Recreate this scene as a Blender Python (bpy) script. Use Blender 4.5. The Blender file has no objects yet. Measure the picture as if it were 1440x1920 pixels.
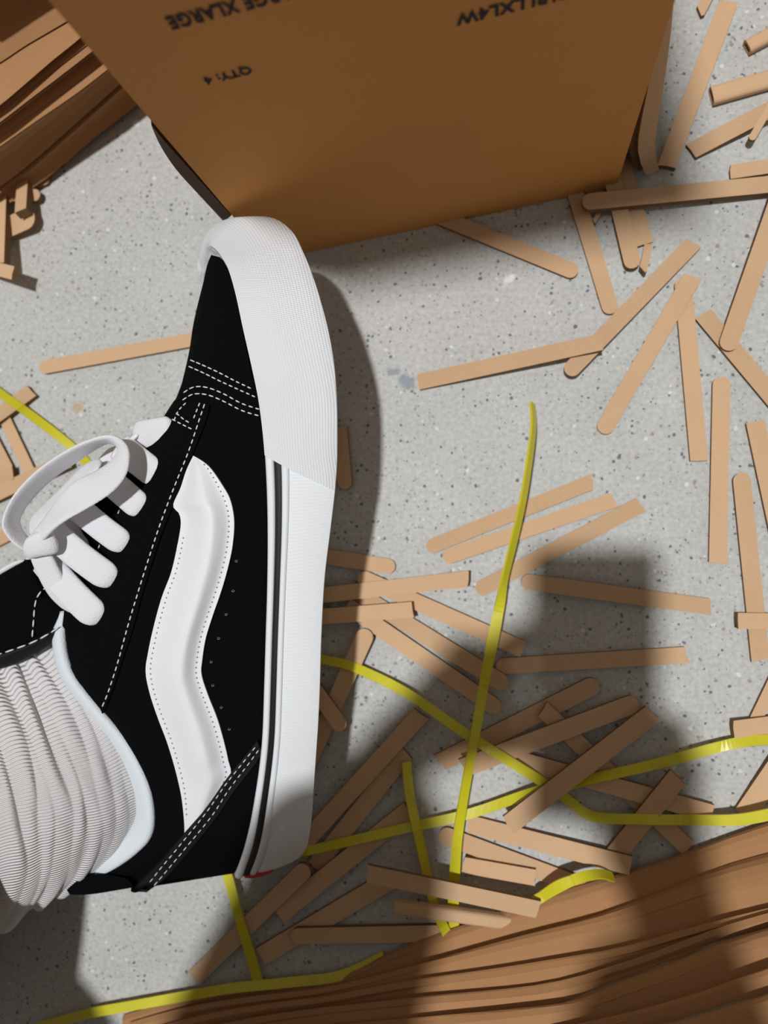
import bpy, bmesh, math, random
from mathutils import Vector, Matrix
from mathutils.bvhtree import BVHTree
random.seed(7)
SC = bpy.context.scene
COL = SC.collection
W_, H_, F_ = 1440, 1920, 1443.0
# ------------------------------------------------------------------ camera
CAM_H = 0.43
NADIR = (949.0, 1006.0)          # where the plumb line under the lens meets the picture
n = Vector((NADIR[0]-720, -(NADIR[1]-960), -F_)).normalized()
ez = -n
ex = (Vector((1, 0, 0)) - ez*ez.x).normalized()
ey = ez.cross(ex)
ROT = Matrix((ex, ey, ez))
C0 = Vector((0, 0, CAM_H))
cam_d = bpy.data.cameras.new('camera'); cam = bpy.data.objects.new('camera', cam_d); COL.objects.link(cam)
cam_d.lens = 36*F_/H_; cam_d.sensor_width = 36; cam_d.sensor_fit = 'AUTO'
cam_d.clip_start = 0.001; cam_d.clip_end = 50
cam_d.dof.use_dof = True; cam_d.dof.focus_distance = 0.352; cam_d.dof.aperture_fstop = 6.5
cam.matrix_world = Matrix.Translation(C0) @ ROT.to_4x4()
SC.camera = cam
# ------------------------------------------------------------------ light and exposure
SC.view_settings.view_transform = 'Standard'; SC.view_settings.look = 'None'
SC.view_settings.gamma = 1; SC.view_settings.use_curve_mapping = False
SC.view_settings.exposure = 0.0
wd = bpy.data.worlds.new('hall'); SC.world = wd; wd.use_nodes = True
wd.node_tree.nodes['Background'].inputs[0].default_value = (1.0, 0.93, 0.83, 1)
wd.node_tree.nodes['Background'].inputs[1].default_value = 0.225
TO_LIGHT = Vector((-0.060, 0.027, 1.0))           # a far ceiling lamp, almost overhead
ld = bpy.data.lights.new('ceiling_lamp', 'SUN'); ld.energy = 2.62; ld.angle = math.radians(2.4)
ld.color = (0.96, 0.985, 1.0)
lo = bpy.data.objects.new('ceiling_lamp', ld); COL.objects.link(lo)
lo.location = C0+TO_LIGHT*4; lo.rotation_euler = TO_LIGHT.to_track_quat('Z', 'Y').to_euler()

# ------------------------------------------------------------------ pixel rays -> places in the room
def ray(px, py):
    v = Vector(((px-720)/F_, -(py-960)/F_, -1.0))
    return Vector((v.dot(ex), v.dot(ey), v.dot(ez)))
def at_z(px, py, z=0.0):
    r = ray(px, py); return C0 + r*((z-CAM_H)/r.z)
def at_d(px, py, d): return C0 + ray(px, py)*d
# ------------------------------------------------------------------ helpers
def link(o, parent=None):
    COL.objects.link(o)
    if parent: o.parent = parent
    return o
def mesh_obj(name, verts, faces, mat, parent=None, smooth=False, uvs=None, mats=None, fmat=None):
    me = bpy.data.meshes.new(name)
    me.from_pydata([tuple(v) for v in verts], [], faces)
    bm = bmesh.new(); bm.from_mesh(me); bmesh.ops.recalc_face_normals(bm, faces=bm.faces); bm.to_mesh(me); bm.free()
    if uvs:
        ul = me.uv_layers.new(name='UVMap')
        for l in me.loops: ul.data[l.index].uv = uvs[l.vertex_index]
    me.materials.append(mat)
    for m in (mats or []): me.materials.append(m)
    if fmat:
        for p, k in zip(me.polygons, fmat): p.material_index = k
    if smooth:
        for p in me.polygons: p.use_smooth = True
    o = bpy.data.objects.new(name, me)
    return link(o, parent)
def thing(name, label, cat, loc=(0, 0, 0), group=None):
    o = bpy.data.objects.new(name, None); COL.objects.link(o); o.location = loc; o.empty_display_size = .02
    tag(o, label, cat, group); return o
def tag(o, label, cat, group=None):
    o['label'] = label; o['category'] = cat
    if group: o['group'] = group
    return o
def keep_world(o, parent):
    """parts are modelled where they stand; hang them under a thing whose empty sits elsewhere"""
    o.parent = parent; o.matrix_parent_inverse = Matrix.Translation(-Vector(parent.location)); return o
def spline(pts, per=8, closed=False):
    """Catmull-Rom through tuples / Vectors"""
    P = [Vector(p) for p in pts]; N = len(P); out = []
    segs = N if closed else N-1
    for i in range(segs):
        if closed: a, b, c, d = P[(i-1) % N], P[i], P[(i+1) % N], P[(i+2) % N]
        else: a, b, c, d = P[max(i-1, 0)], P[i], P[i+1], P[min(i+2, N-1)]
        for k in range(per):
            t = k/per
            out.append(0.5*((2*b)+(c-a)*t+(2*a-5*b+4*c-d)*t*t+(3*b-a-3*c+d)*t*t*t))
    if not closed: out.append(P[-1].copy())
    return out
def resample(pts, m):
    P = [Vector(p) for p in pts]; L = [0]
    for a, b in zip(P, P[1:]): L.append(L[-1]+(b-a).length)
    out = []; j = 0
    for k in range(m):
        s = L[-1]*k/(m-1)
        while j < len(P)-2 and L[j+1] < s: j += 1
        d = L[j+1]-L[j]; out.append(P[j].lerp(P[j+1], 0 if d == 0 else (s-L[j])/d))
    return out
def sp2(pts, m): return resample(spline([(p[0], p[1], p[2] if len(p) > 2 else 0) for p in pts], 8), m)

# ------------------------------------------------------------------ materials
def nodes(name):
    m = bpy.data.materials.new(name); m.use_nodes = True
    nt = m.node_tree; return m, nt, nt.nodes['Principled BSDF']
def mk(nt, t, **kw):
    nd = nt.nodes.new(t)
    for k, v in kw.items(): setattr(nd, k, v)
    return nd
def simple(name, col, rough=.6, bump=0, scale=200, var=0, coord='Object', spec=.3, sheen=0, stretch=None):
    m, nt, b = nodes(name)
    b.inputs['Roughness'].default_value = rough; b.inputs['Specular IOR Level'].default_value = spec
    if sheen:
        b.inputs['Sheen Weight'].default_value = sheen
    tc = mk(nt, 'ShaderNodeTexCoord'); mp = mk(nt, 'ShaderNodeMapping')
    nt.links.new(tc.outputs[coord], mp.inputs[0])
    if stretch: mp.inputs['Scale'].default_value = stretch
    nz = mk(nt, 'ShaderNodeTexNoise'); nz.inputs['Scale'].default_value = scale; nz.inputs['Detail'].default_value = 4
    nt.links.new(mp.outputs[0], nz.inputs['Vector'])
    if var:
        mx = mk(nt, 'ShaderNodeMix', data_type='RGBA')
        mx.inputs[6].default_value = (*[c*(1-var) for c in col], 1); mx.inputs[7].default_value = (*[min(1, c*(1+var)) for c in col], 1)
        nt.links.new(nz.outputs['Fac'], mx.inputs[0]); nt.links.new(mx.outputs[2], b.inputs['Base Color'])
    else: b.inputs['Base Color'].default_value = (*col, 1)
    if bump:
        bp = mk(nt, 'ShaderNodeBump'); bp.inputs['Strength'].default_value = bump; bp.inputs['Distance'].default_value = .001
        nt.links.new(nz.outputs['Fac'], bp.inputs['Height']); nt.links.new(bp.outputs[0], b.inputs['Normal'])
    return m
def card(name, col, var=.12, flute=0):
    """kraft board: fibre mottling, fine grain, faint flute lines"""
    m, nt, b = nodes(name); b.inputs['Roughness'].default_value = .78; b.inputs['Specular IOR Level'].default_value = .2
    tc = mk(nt, 'ShaderNodeTexCoord'); oi = mk(nt, 'ShaderNodeObjectInfo')
    n1 = mk(nt, 'ShaderNodeTexNoise'); n1.inputs['Scale'].default_value = 35; n1.inputs['Detail'].default_value = 3
    n2 = mk(nt, 'ShaderNodeTexNoise'); n2.inputs['Scale'].default_value = 900; n2.inputs['Detail'].default_value = 2
    for q in (n1, n2): nt.links.new(tc.outputs['Object'], q.inputs['Vector'])
    ad = mk(nt, 'ShaderNodeMath', operation='ADD'); nt.links.new(n1.outputs['Fac'], ad.inputs[0]); nt.links.new(n2.outputs['Fac'], ad.inputs[1])
    a2 = mk(nt, 'ShaderNodeMath', operation='ADD'); nt.links.new(ad.outputs[0], a2.inputs[0]); nt.links.new(oi.outputs['Random'], a2.inputs[1])
    mr = mk(nt, 'ShaderNodeMapRange'); mr.inputs['From Min'].default_value = .55; mr.inputs['From Max'].default_value = 2.4
    nt.links.new(a2.outputs[0], mr.inputs[0])
    mx = mk(nt, 'ShaderNodeMix', data_type='RGBA')
    mx.inputs[6].default_value = (*[c*(1-var) for c in col], 1); mx.inputs[7].default_value = (*[c*(1+var) for c in col], 1)
    nt.links.new(mr.outputs[0], mx.inputs[0]); nt.links.new(mx.outputs[2], b.inputs['Base Color'])
    bp = mk(nt, 'ShaderNodeBump'); bp.inputs['Strength'].default_value = .12; bp.inputs['Distance'].default_value = .0006
    nt.links.new(n2.outputs['Fac'], bp.inputs['Height'])
    nt.links.new(bp.outputs[0], b.inputs['Normal'])
    return m
def uvwave(name, col, rough, kind, pitch, strength, dist=.0006, rot=0.0):
    """bump from UVs that are in metres: 'grain' = crossed diagonals, 'lines' = one set of ribs across u"""
    m, nt, b = nodes(name); b.inputs['Base Color'].default_value = (*col, 1); b.inputs['Roughness'].default_value = rough
    b.inputs['Specular IOR Level'].default_value = .25
    tc = mk(nt, 'ShaderNodeTexCoord'); sx = mk(nt, 'ShaderNodeSeparateXYZ'); nt.links.new(tc.outputs['UV'], sx.inputs[0])
    def sine(au, av):
        m1 = mk(nt, 'ShaderNodeMath', operation='MULTIPLY'); m1.inputs[1].default_value = au*2*math.pi/pitch; nt.links.new(sx.outputs[0], m1.inputs[0])
        m2 = mk(nt, 'ShaderNodeMath', operation='MULTIPLY_ADD'); m2.inputs[1].default_value = av*2*math.pi/pitch; nt.links.new(sx.outputs[1], m2.inputs[0]); nt.links.new(m1.outputs[0], m2.inputs[2])
        s = mk(nt, 'ShaderNodeMath', operation='SINE'); nt.links.new(m2.outputs[0], s.inputs[0]); return s
    if kind == 'grain':
        a, c = sine(.8, .6), sine(.8, -.6)
        h = mk(nt, 'ShaderNodeMath', operation='MULTIPLY'); nt.links.new(a.outputs[0], h.inputs[0]); nt.links.new(c.outputs[0], h.inputs[1])
    else: h = sine(1, 0)
    nz = mk(nt, 'ShaderNodeTexNoise'); nz.inputs['Scale'].default_value = 400; nt.links.new(tc.outputs['Object'], nz.inputs['Vector'])
    ad = mk(nt, 'ShaderNodeMath', operation='MULTIPLY_ADD'); ad.inputs[1].default_value = .8; nt.links.new(nz.outputs['Fac'], ad.inputs[0]); nt.links.new(h.outputs[0], ad.inputs[2])
    bp = mk(nt, 'ShaderNodeBump'); bp.inputs['Strength'].default_value = strength; bp.inputs['Distance'].default_value = dist
    nt.links.new(ad.outputs[0], bp.inputs['Height']); nt.links.new(bp.outputs[0], b.inputs['Normal'])
    return m

M_KRAFT = card('kraft_board', (.60, .385, .225))
M_KRAFT_EDGE = card('kraft_cut_edge', (.20, .115, .055))
M_BOX = card('carton_board', (.60, .275, .078), .07)
M_FLAP_SHADE = card('flap_board_painted_shade', (.085, .045, .022), .15)  # left flap's shade put into the colour, darker than the box board
M_BOX_IN = card('carton_inner_board', (.36, .22, .11))
M_STACK = card('flat_carton_board', (.41, .212, .094), .10)
M_STACK_EDGE = card('torn_board_edge', (.30, .22, .15), .3)
M_INK = simple('box_ink', (.03, .022, .03), .8)
M_YEL = simple('yellow_plastic', (.62, .56, .02), .35, .15, 60, .10, spec=.5)
M_SUEDE = simple('black_suede', (.0042, .0042, .0050), .97, .35, 1500, .35, spec=.03)
M_BLACKLEATHER = simple('black_leather', (.0055, .0065, .0085), .6, .1, 800, spec=.2)
M_RUBBER = uvwave('white_rubber_ribbed', (.80, .815, .835), .5, 'lines', .0016, .10, .0002)
M_RUBBER_P = simple('white_rubber', (.80, .82, .845), .45)
M_BUMPER = uvwave('white_rubber_grained', (.80, .815, .835), .5, 'grain', .0017, .55, .0003)
M_STRIPE_BLACK = simple('black_rubber', (.008, .008, .009), .5)
M_LEATHER = simple('white_leather', (.80, .815, .835), .5, .06, 700)
M_LINING = simple('white_terry_lining', (.74, .79, .83), .95, .5, 1400)
M_LACE = simple('white_cotton_lace', (.80, .79, .82), .95, .5, 1600)
M_THREAD = simple('white_thread', (.72, .72, .72), .8)
M_GREYTHREAD = simple('grey_thread', (.30, .30, .31), .8)
M_EYELET = simple('perforation_lining', (.42, .36, .26), .7)
M_RED = simple('red_rubber', (.55, .03, .045), .5)
M_AGLET = simple('clear_white_plastic', (.8, .8, .83), .25)
M_SOCK = uvwave('white_ribbed_knit', (.76, .73, .725), .95, 'lines', .0021, .75, .0007)
M_OUTSOLE = simple('gum_outsole', (.35, .2, .1), .6)

def floor_material():
    m, nt, b = nodes('speckled_concrete'); b.inputs['Roughness'].default_value = .55; b.inputs['Specular IOR Level'].default_value = .25
    tc = mk(nt, 'ShaderNodeTexCoord'); vec = tc.outputs['Object']
    n0 = mk(nt, 'ShaderNodeTexNoise'); n0.inputs['Scale'].default_value = 22; n0.inputs['Detail'].default_value = 6; n0.inputs['Roughness'].default_value = .65
    nt.links.new(vec, n0.inputs['Vector'])
    mx = mk(nt, 'ShaderNodeMix', data_type='RGBA'); nt.links.new(n0.outputs['Fac'], mx.inputs[0])
    mx.inputs[6].default_value = (.42, .41, .385, 1); mx.inputs[7].default_value = (.59, .58, .555, 1)
    cur = mx.outputs[2]
    n1 = mk(nt, 'ShaderNodeTexNoise'); n1.inputs['Scale'].default_value = 420; n1.inputs['Detail'].default_value = 3; nt.links.new(vec, n1.inputs['Vector'])
    mr = mk(nt, 'ShaderNodeMapRange'); mr.inputs['From Min'].default_value = .25; mr.inputs['From Max'].default_value = .75; mr.inputs['To Min'].default_value = .82; mr.inputs['To Max'].default_value = 1.14
    nt.links.new(n1.outputs['Fac'], mr.inputs[0])
    mm = mk(nt, 'ShaderNodeMix', data_type='RGBA', blend_type='MULTIPLY'); mm.inputs[0].default_value = 1
    nt.links.new(cur, mm.inputs[6]); nt.links.new(mr.outputs[0], mm.inputs[7]); cur = mm.outputs[2]
    # cluster mask: the aggregate shows thicker in some patches
    nc = mk(nt, 'ShaderNodeTexNoise'); nc.inputs['Scale'].default_value = 9; nc.inputs['Detail'].default_value = 2; nt.links.new(vec, nc.inputs['Vector'])
    for scale, rad, dens, colr, amt in ((310, .30, .30, (.075, .09, .11), .85), (180, .17, .24, (.085, .09, .10), .85), (480, .36, .34, (.19, .19, .19), .6),
                                        (230, .24, .22, (.22, .15, .10), .6), (240, .28, .18, (.80, .81, .80), .55)):
        # warp a little so the specks are ragged
        nw = mk(nt, 'ShaderNodeTexNoise'); nw.inputs['Scale'].default_value = scale*1.6; nt.links.new(vec, nw.inputs['Vector'])
        sc = mk(nt, 'ShaderNodeVectorMath', operation='MULTIPLY_ADD'); sc.inputs[1].default_value = (.0016,)*3; nt.links.new(nw.outputs['Color'], sc.inputs[0]); nt.links.new(vec, sc.inputs[2])
        v = mk(nt, 'ShaderNodeTexVoronoi'); v.inputs['Scale'].default_value = scale; nt.links.new(sc.outputs[0], v.inputs['Vector'])
        sp = mk(nt, 'ShaderNodeSeparateColor'); nt.links.new(v.outputs['Color'], sp.inputs[0])
        th = mk(nt, 'ShaderNodeMath', operation='MULTIPLY'); th.inputs[1].default_value = dens*2; nt.links.new(nc.outputs['Fac'], th.inputs[0])
        pick = mk(nt, 'ShaderNodeMath', operation='LESS_THAN'); nt.links.new(sp.outputs[0], pick.inputs[0]); nt.links.new(th.outputs[0], pick.inputs[1])
        # random size
        rs = mk(nt, 'ShaderNodeMath', operation='MULTIPLY'); rs.inputs[1].default_value = rad; nt.links.new(sp.outputs[1], rs.inputs[0])
        rr = mk(nt, 'ShaderNodeMath', operation='ADD'); rr.inputs[1].default_value = .07; nt.links.new(rs.outputs[0], rr.inputs[0])
        df = mk(nt, 'ShaderNodeMath', operation='SUBTRACT'); nt.links.new(rr.outputs[0], df.inputs[0]); nt.links.new(v.outputs['Distance'], df.inputs[1])
        edge = mk(nt, 'ShaderNodeMapRange'); edge.inputs['From Min'].default_value = 0; edge.inputs['From Max'].default_value = .10; edge.inputs['To Max'].default_value = amt
        nt.links.new(df.outputs[0], edge.inputs[0])
        f = mk(nt, 'ShaderNodeMath', operation='MULTIPLY'); nt.links.new(edge.outputs[0], f.inputs[0]); nt.links.new(pick.outputs[0], f.inputs[1])
        m2 = mk(nt, 'ShaderNodeMix', data_type='RGBA'); nt.links.new(f.outputs[0], m2.inputs[0]); nt.links.new(cur, m2.inputs[6]); m2.inputs[7].default_value = (*colr, 1)
        cur = m2.outputs[2]
    # single stains: two bluish smudges, a white chip and a tan drip
    for (px, py, r, colr, amt) in ((737, 697, .0042, (.20, .24, .29), .7), (763, 716, .005, (.19, .23, .28), .7), (955, 525, .0042, (.8, .8, .78), .75),
                                   (147, 764, .0042, (.50, .32, .16), .7), (256, 232, .0026, (.85, .86, .86), .8), (1152, 1105, .003, (.85, .84, .82), .7)):
        q = at_z(px, py, 0)
        nw = mk(nt, 'ShaderNodeTexNoise'); nw.inputs['Scale'].default_value = 160; nt.links.new(vec, nw.inputs['Vector'])
        sc = mk(nt, 'ShaderNodeVectorMath', operation='MULTIPLY_ADD'); sc.inputs[1].default_value = (.010,)*3; sc.inputs[2].default_value = (-.005,)*3; nt.links.new(nw.outputs['Color'], sc.inputs[0])
        a = mk(nt, 'ShaderNodeVectorMath', operation='ADD'); nt.links.new(vec, a.inputs[0]); nt.links.new(sc.outputs[0], a.inputs[1])
        d = mk(nt, 'ShaderNodeVectorMath', operation='DISTANCE'); nt.links.new(a.outputs[0], d.inputs[0]); d.inputs[1].default_value = (q.x, q.y, 0)
        e = mk(nt, 'ShaderNodeMapRange'); e.inputs['From Min'].default_value = r; e.inputs['From Max'].default_value = r*.5; e.inputs['To Max'].default_value = amt; nt.links.new(d.outputs['Value'], e.inputs[0])
        m2 = mk(nt, 'ShaderNodeMix', data_type='RGBA'); nt.links.new(e.outputs[0], m2.inputs[0]); nt.links.new(cur, m2.inputs[6]); m2.inputs[7].default_value = (*colr, 1); cur = m2.outputs[2]
    nt.links.new(cur, b.inputs['Base Color'])
    bp = mk(nt, 'ShaderNodeBump'); bp.inputs['Strength'].default_value = .15; bp.inputs['Distance'].default_value = .0008
    nt.links.new(n1.outputs['Fac'], bp.inputs['Height']); nt.links.new(bp.outputs[0], b.inputs['Normal'])
    return m
# ------------------------------------------------------------------ structure: the floor
fl = mesh_obj('floor', [(-3, -3, 0), (3, -3, 0), (3, 3, 0), (-3, 3, 0), (-3, -3, -.05), (3, -3, -.05), (3, 3, -.05), (-3, 3, -.05)],
              [(0, 1, 2, 3), (4, 7, 6, 5), (0, 4, 5, 1), (1, 5, 6, 2), (2, 6, 7, 3), (3, 7, 4, 0)], floor_material())
fl['kind'] = 'structure'; fl['label'] = 'pale grey concrete floor with dark specks'

# ------------------------------------------------------------------ the carton at the top
def box_panel(name, quad, thick_dir, t, mat, parent, inner=None):
    """quad: 4 world points of the outer face; extruded by thick_dir*t"""
    q = [Vector(p) for p in quad]; d = Vector(thick_dir).normalized()*t
    v = q+[p+d for p in q]
    o = mesh_obj(name, v, [(0, 1, 2, 3), (7, 6, 5, 4), (0, 4, 5, 1), (1, 5, 6, 2), (2, 6, 7, 3), (3, 7, 4, 0)], mat)
    return keep_world(o, parent)
BL, BR = at_z(507, 488, 0), at_z(1155, 352, 0)
e = (BR-BL).normalized(); back = Vector((-e.y, e.x, 0)); up = Vector((0, 0, 1)); BH = .75; BD = .18
carton = thing('carton', 'large upright brown cardboard box with upside-down black printing', 'box', (BL+BR)/2)
def bp_(a, d, h): return BL+e*a+back*d+up*h
BW = (BR-BL).length
box_panel('front_panel', [bp_(0, 0, 0), bp_(BW, 0, 0), bp_(BW, 0, BH), bp_(0, 0, BH)], back, .004, M_BOX, carton)
box_panel('back_panel', [bp_(0, BD, 0), bp_(BW, BD, 0), bp_(BW, BD, BH), bp_(0, BD, BH)], -back, .004, M_BOX, carton)
box_panel('side_panel', [bp_(.002, .0045, .0), bp_(.002, BD-.0045, .0), bp_(.002, BD-.0045, BH), bp_(.002, .0045, BH)], e, .004, M_BOX, carton)
box_panel('side_panel', [bp_(BW-.002, .0045, .0), bp_(BW-.002, BD-.0045, .0), bp_(BW-.002, BD-.0045, BH), bp_(BW-.002, .0045, BH)], -e, .004, M_BOX, carton)
for a0, a1 in ((0.007, BW/2-.001), (BW/2+.001, BW-.007)):
    box_panel('bottom_flap', [bp_(a0, .005, .001), bp_(a1, .005, .001), bp_(a1, BD-.005, .001), bp_(a0, BD-.005, .001)], up, .003, M_BOX_IN, carton)
for d0, d1 in ((0.0, BD/2-.001), (BD/2+.001, BD)):
    box_panel('top_flap', [bp_(0, d0, BH+.001), bp_(BW, d0, BH+.001), bp_(BW, d1, BH+.001), bp_(0, d1, BH+.001)], up, .003, M_BOX, carton)
# point on the front face seen at a pixel -> (a, h)
def on_front(px, py):
    r = ray(px, py); nrm = -back; t = (BL-C0).dot(nrm)/r.dot(nrm); p = C0+r*t
    return (p-BL).dot(e), p.z
# lines run right to left in the picture; baseline = upper edge in the picture
def text_line(text, a_end, width_chars, h_base, h_top):
    cu = bpy.data.curves.new('t', 'FONT'); cu.body = text; cu.size = 1; cu.offset = .034; cu.space_character = 1.08
    ob = bpy.data.objects.new('t', cu); COL.objects.link(ob); bpy.context.view_layer.update()
    me = bpy.data.meshes.new_from_object(ob.evaluated_get(bpy.context.evaluated_depsgraph_get())); bpy.data.objects.remove(ob)
    xs = [v.co.x for v in me.vertices]; ys = [v.co.y for v in me.vertices]
    x0, x1, y0, y1 = min(xs), max(xs), min(ys), max(ys); k = width_chars/(x1-x0)
    for v in me.vertices:
        a = a_end+(x1-v.co.x)*k; h = h_base-(v.co.y-y0)/(y1-y0)*(h_base-h_top)
        v.co = BL+e*a+up*h-back*.00035
    me.materials.append(M_INK)
    o = bpy.data.objects.new('printed_text', me); COL.objects.link(o); keep_world(o, carton); o['label'] = 'black lettering printed upside down'
for txt, pe, ps, pb, pt in (('LARGE XLARGE', (312, 38), (565, -18), (312, 30), (325, 55)),
                            ('QTY: 4', (383, 150), (471, 130), (384, 141), (392, 157)),
                            ('SSK1BLLXL4W', (855, 36), (1112, -10), (857, 25), (857, 48))):
    ae, as_ = on_front(*pe)[0], on_front(*ps)[0]
    hb, ht = on_front(*pb)[1], on_front(*pt)[1]
    text_line(txt, ae, as_-ae, hb, ht)
# bulged side flap on the left (shade painted into its colour) and the sprung tab on the right
def px_plane(px, py, d):           # pixel on the plane parallel to the front panel, d behind it
    r = ray(px, py); q = BL+back*d; t = (q-C0).dot(back)/r.dot(back); return C0+r*t
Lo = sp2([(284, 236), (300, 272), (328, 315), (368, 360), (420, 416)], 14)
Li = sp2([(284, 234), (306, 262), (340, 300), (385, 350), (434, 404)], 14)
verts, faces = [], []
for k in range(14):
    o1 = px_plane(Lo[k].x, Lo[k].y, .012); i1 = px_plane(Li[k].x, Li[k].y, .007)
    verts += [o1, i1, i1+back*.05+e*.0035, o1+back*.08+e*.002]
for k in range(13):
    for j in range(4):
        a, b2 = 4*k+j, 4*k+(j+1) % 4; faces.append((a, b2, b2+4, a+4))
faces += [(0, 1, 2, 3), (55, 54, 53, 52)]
o = keep_world(mesh_obj('side_flap', verts, faces, M_FLAP_SHADE, smooth=False), carton); o['label'] = 'bulged flap with painted-in shade at the left edge of the box'
Ro = sp2([(1264, -4), (1258, 60), (1246, 150), (1228, 268), (1236, 318)], 14)
Ri = sp2([(1250, 20), (1232, 80), (1216, 160), (1196, 276), (1212, 330)], 14)
verts, faces = [], []
zo0, zi0 = px_plane(Ro[0].x, Ro[0].y, .006).z, px_plane(Ri[0].x, Ri[0].y, .006).z
for k in range(14):
    s = k/13
    o1 = at_z(Ro[k].x, Ro[k].y, zo0*(1-s)+.003*s); i1 = at_z(Ri[k].x, Ri[k].y, zi0*(1-s)+.003*s)
    verts += [i1, o1, o1+back*.004-e*.001, i1+back*.004]
for k in range(13):
    for j in range(4):
        a, b2 = 4*k+j, 4*k+(j+1) % 4; faces.append((a, b2, b2+4, a+4))
faces += [(0, 1, 2, 3), (55, 54, 53, 52)]
o = keep_world(mesh_obj('side_flap', verts, faces, M_KRAFT), carton); o['label'] = 'sprung tan tab at the right edge of the box'
Rj = sp2([(1236, 70), (1212, 170), (1190, 270), (1206, 318)], 12)
verts, faces = [], []
zj0 = px_plane(Rj[0].x, Rj[0].y, .010).z
for k in range(12):
    p = at_z(Rj[k].x, Rj[k].y, zj0*(1-k/11)+.003*k/11)
    verts += [p-e*.003, p+e*.002, p+e*.002+back*.06, p-e*.003+back*.06]
for k in range(11):
    for j in range(4):
        a, b2 = 4*k+j, 4*k+(j+1) % 4; faces.append((a, b2, b2+4, a+4))
faces += [(0, 1, 2, 3), (47, 46, 45, 44)]
o = keep_world(mesh_obj('inner_ply', verts, faces, M_KRAFT_EDGE), carton)

# ------------------------------------------------------------------ stacks of flattened cartons
ZS = CAM_H/.5
def flat_carton(label, lowl, upl, zl, zu, back_vec, group, bulge=.004, zs=1.0, m=26, ply=False, mat=None, ends=True):
    """a knocked-down carton: two boards folded along the edge in view. lowl/upl: pixel lines of the fold's foot and crown, zl/zu heights (lists)"""
    lo_, up_ = sp2(lowl, m), sp2(upl, m)
    def z_at(zs, k): 
        t = k/(m-1)*(len(zs)-1); i = min(int(t), len(zs)-2); return zs[i]+(zs[i+1]-zs[i])*(t-i)
    A = [at_z(p.x, p.y, zs*ZS*z_at(zl, k)) for k, p in enumerate(lo_)]
    B = [at_z(p.x, p.y, zs*ZS*z_at(zu, k)) for k, p in enumerate(up_)]
    bv = Vector(back_vec); bn = bv.normalized()
    ctr = sum(A, Vector())/m
    root = thing('flat_carton', label, 'flat box', (ctr.x, ctr.y, zs*ZS*min(zl)), group)
    # front fold, rounded, split in two boards
    R = 7; rows = []
    for k in range(m):
        row = []
        for j in range(R):
            t = j/(R-1); row.append(A[k].lerp(B[k], t) - bn*bulge*math.sin(math.pi*t))
        rows.append(row)
    mt = mat or M_STACK; th = .0032
    def slab(name, idx, top):
        verts, faces = [], []
        for k in range(m):
            out = [rows[k][j] for j in idx]; 
            tail = (B[k] if top else A[k])+bv
            out = out+[tail] if top else [tail]+out
            inn = [p+bn*th*(1 if 0 < q < len(out)-1 else .6)+Vector((0, 0, -th if top else th))*.6 for q, p in enumerate(out)]
            verts += out+inn[::-1]
        c = len(verts)//m
        for k in range(m-1):
            for j in range(c):
                a, b2 = k*c+j, k*c+(j+1) % c; faces.append((a, b2, b2+c, a+c))
        faces += [tuple(range(c)), tuple(range((m-1)*c, m*c))[::-1]]
        return keep_world(mesh_obj(name, verts, faces, mt, smooth=False), root)
    slab('lower_board', [0, 1, 2, 3], False); slab('upper_board', [3, 4, 5, 6], True)
    if ply:
        verts, faces = [], []
        for k in range(m):
            p = B[k]+Vector((0, 0, .0006)) ; q = p+bn*.004
            j = random.uniform(-.0007, .0007)
            verts += [p-bn*(.0012+j), p-bn*.0008+Vector((0, 0, .0015+j)), q+Vector((0, 0, .0012)), q]
        for k in range(m-1):
            for j in range(4):
                a, b2 = 4*k+j, 4*k+(j+1) % 4; faces.append((a, b2, b2+4, a+4))
        o = keep_world(mesh_obj('torn_edge', verts, faces, M_STACK_EDGE), root); o['label'] = 'torn greyish corrugated edge'
    return root
G1 = 'flattened cartons stacked in the bottom right corner'
K0 = [(230, 1918), (330, 1890), (440, 1871), (560, 1857), (632, 1846), (743, 1783), (829, 1750), (927, 1716), (1018, 1679), (1147, 1643), (1293, 1600), (1470, 1535)]
K1 = [(240, 1928), (340, 1901), (450, 1883), (560, 1872), (632, 1862), (707, 1844), (853, 1796), (988, 1753), (1110, 1719), (1232, 1673), (1355, 1624), (1470, 1592)]
K2 = [(260, 1945), (360, 1918), (470, 1899), (560, 1888), (615, 1880), (743, 1851), (902, 1826), (1049, 1802), (1171, 1783), (1324, 1745), (1470, 1715)]
K3 = [(280, 1965), (400, 1932), (500, 1912), (580, 1902), (658, 1893), (805, 1875), (988, 1857), (1147, 1828), (1251, 1794), (1355, 1760), (1470, 1728)]
K4 = [(300, 1990), (420, 1958), (600, 1926), (760, 1912), (900, 1903), (1043, 1888), (1147, 1846), (1251, 1809), (1355, 1766), (1470, 1732)]
K5 = [(640, 1990), (900, 1960), (1141, 1920), (1293, 1881), (1440, 1826), (1480, 1812)]
K6 = [(700, 2030), (1000, 1985), (1245, 1922), (1324, 1900), (1440, 1866), (1480, 1855)]
K7 = [(760, 2120), (1000, 2080), (1245, 2010), (1340, 1985), (1480, 1930)]
BV = (.04, -.17, .004)
flat_carton('lowest flattened brown carton, its long fold nearest the yellow straps', K0, K1, [0.001, .001], [.006, .018, .028, .03], BV, G1, .006, .55)
flat_carton('second flattened carton from the bottom, wide brown side in shade', K1, K2, [.0075, .020, .030, .032], [.013, .032, .056, .075], BV, G1, .006, .55)
flat_carton('third flattened carton in the stack, narrow rounded fold', K2, K3, [.0145, .034, .058, .077], [.020, .042, .072, .083], BV, G1, .006, .55)
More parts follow.
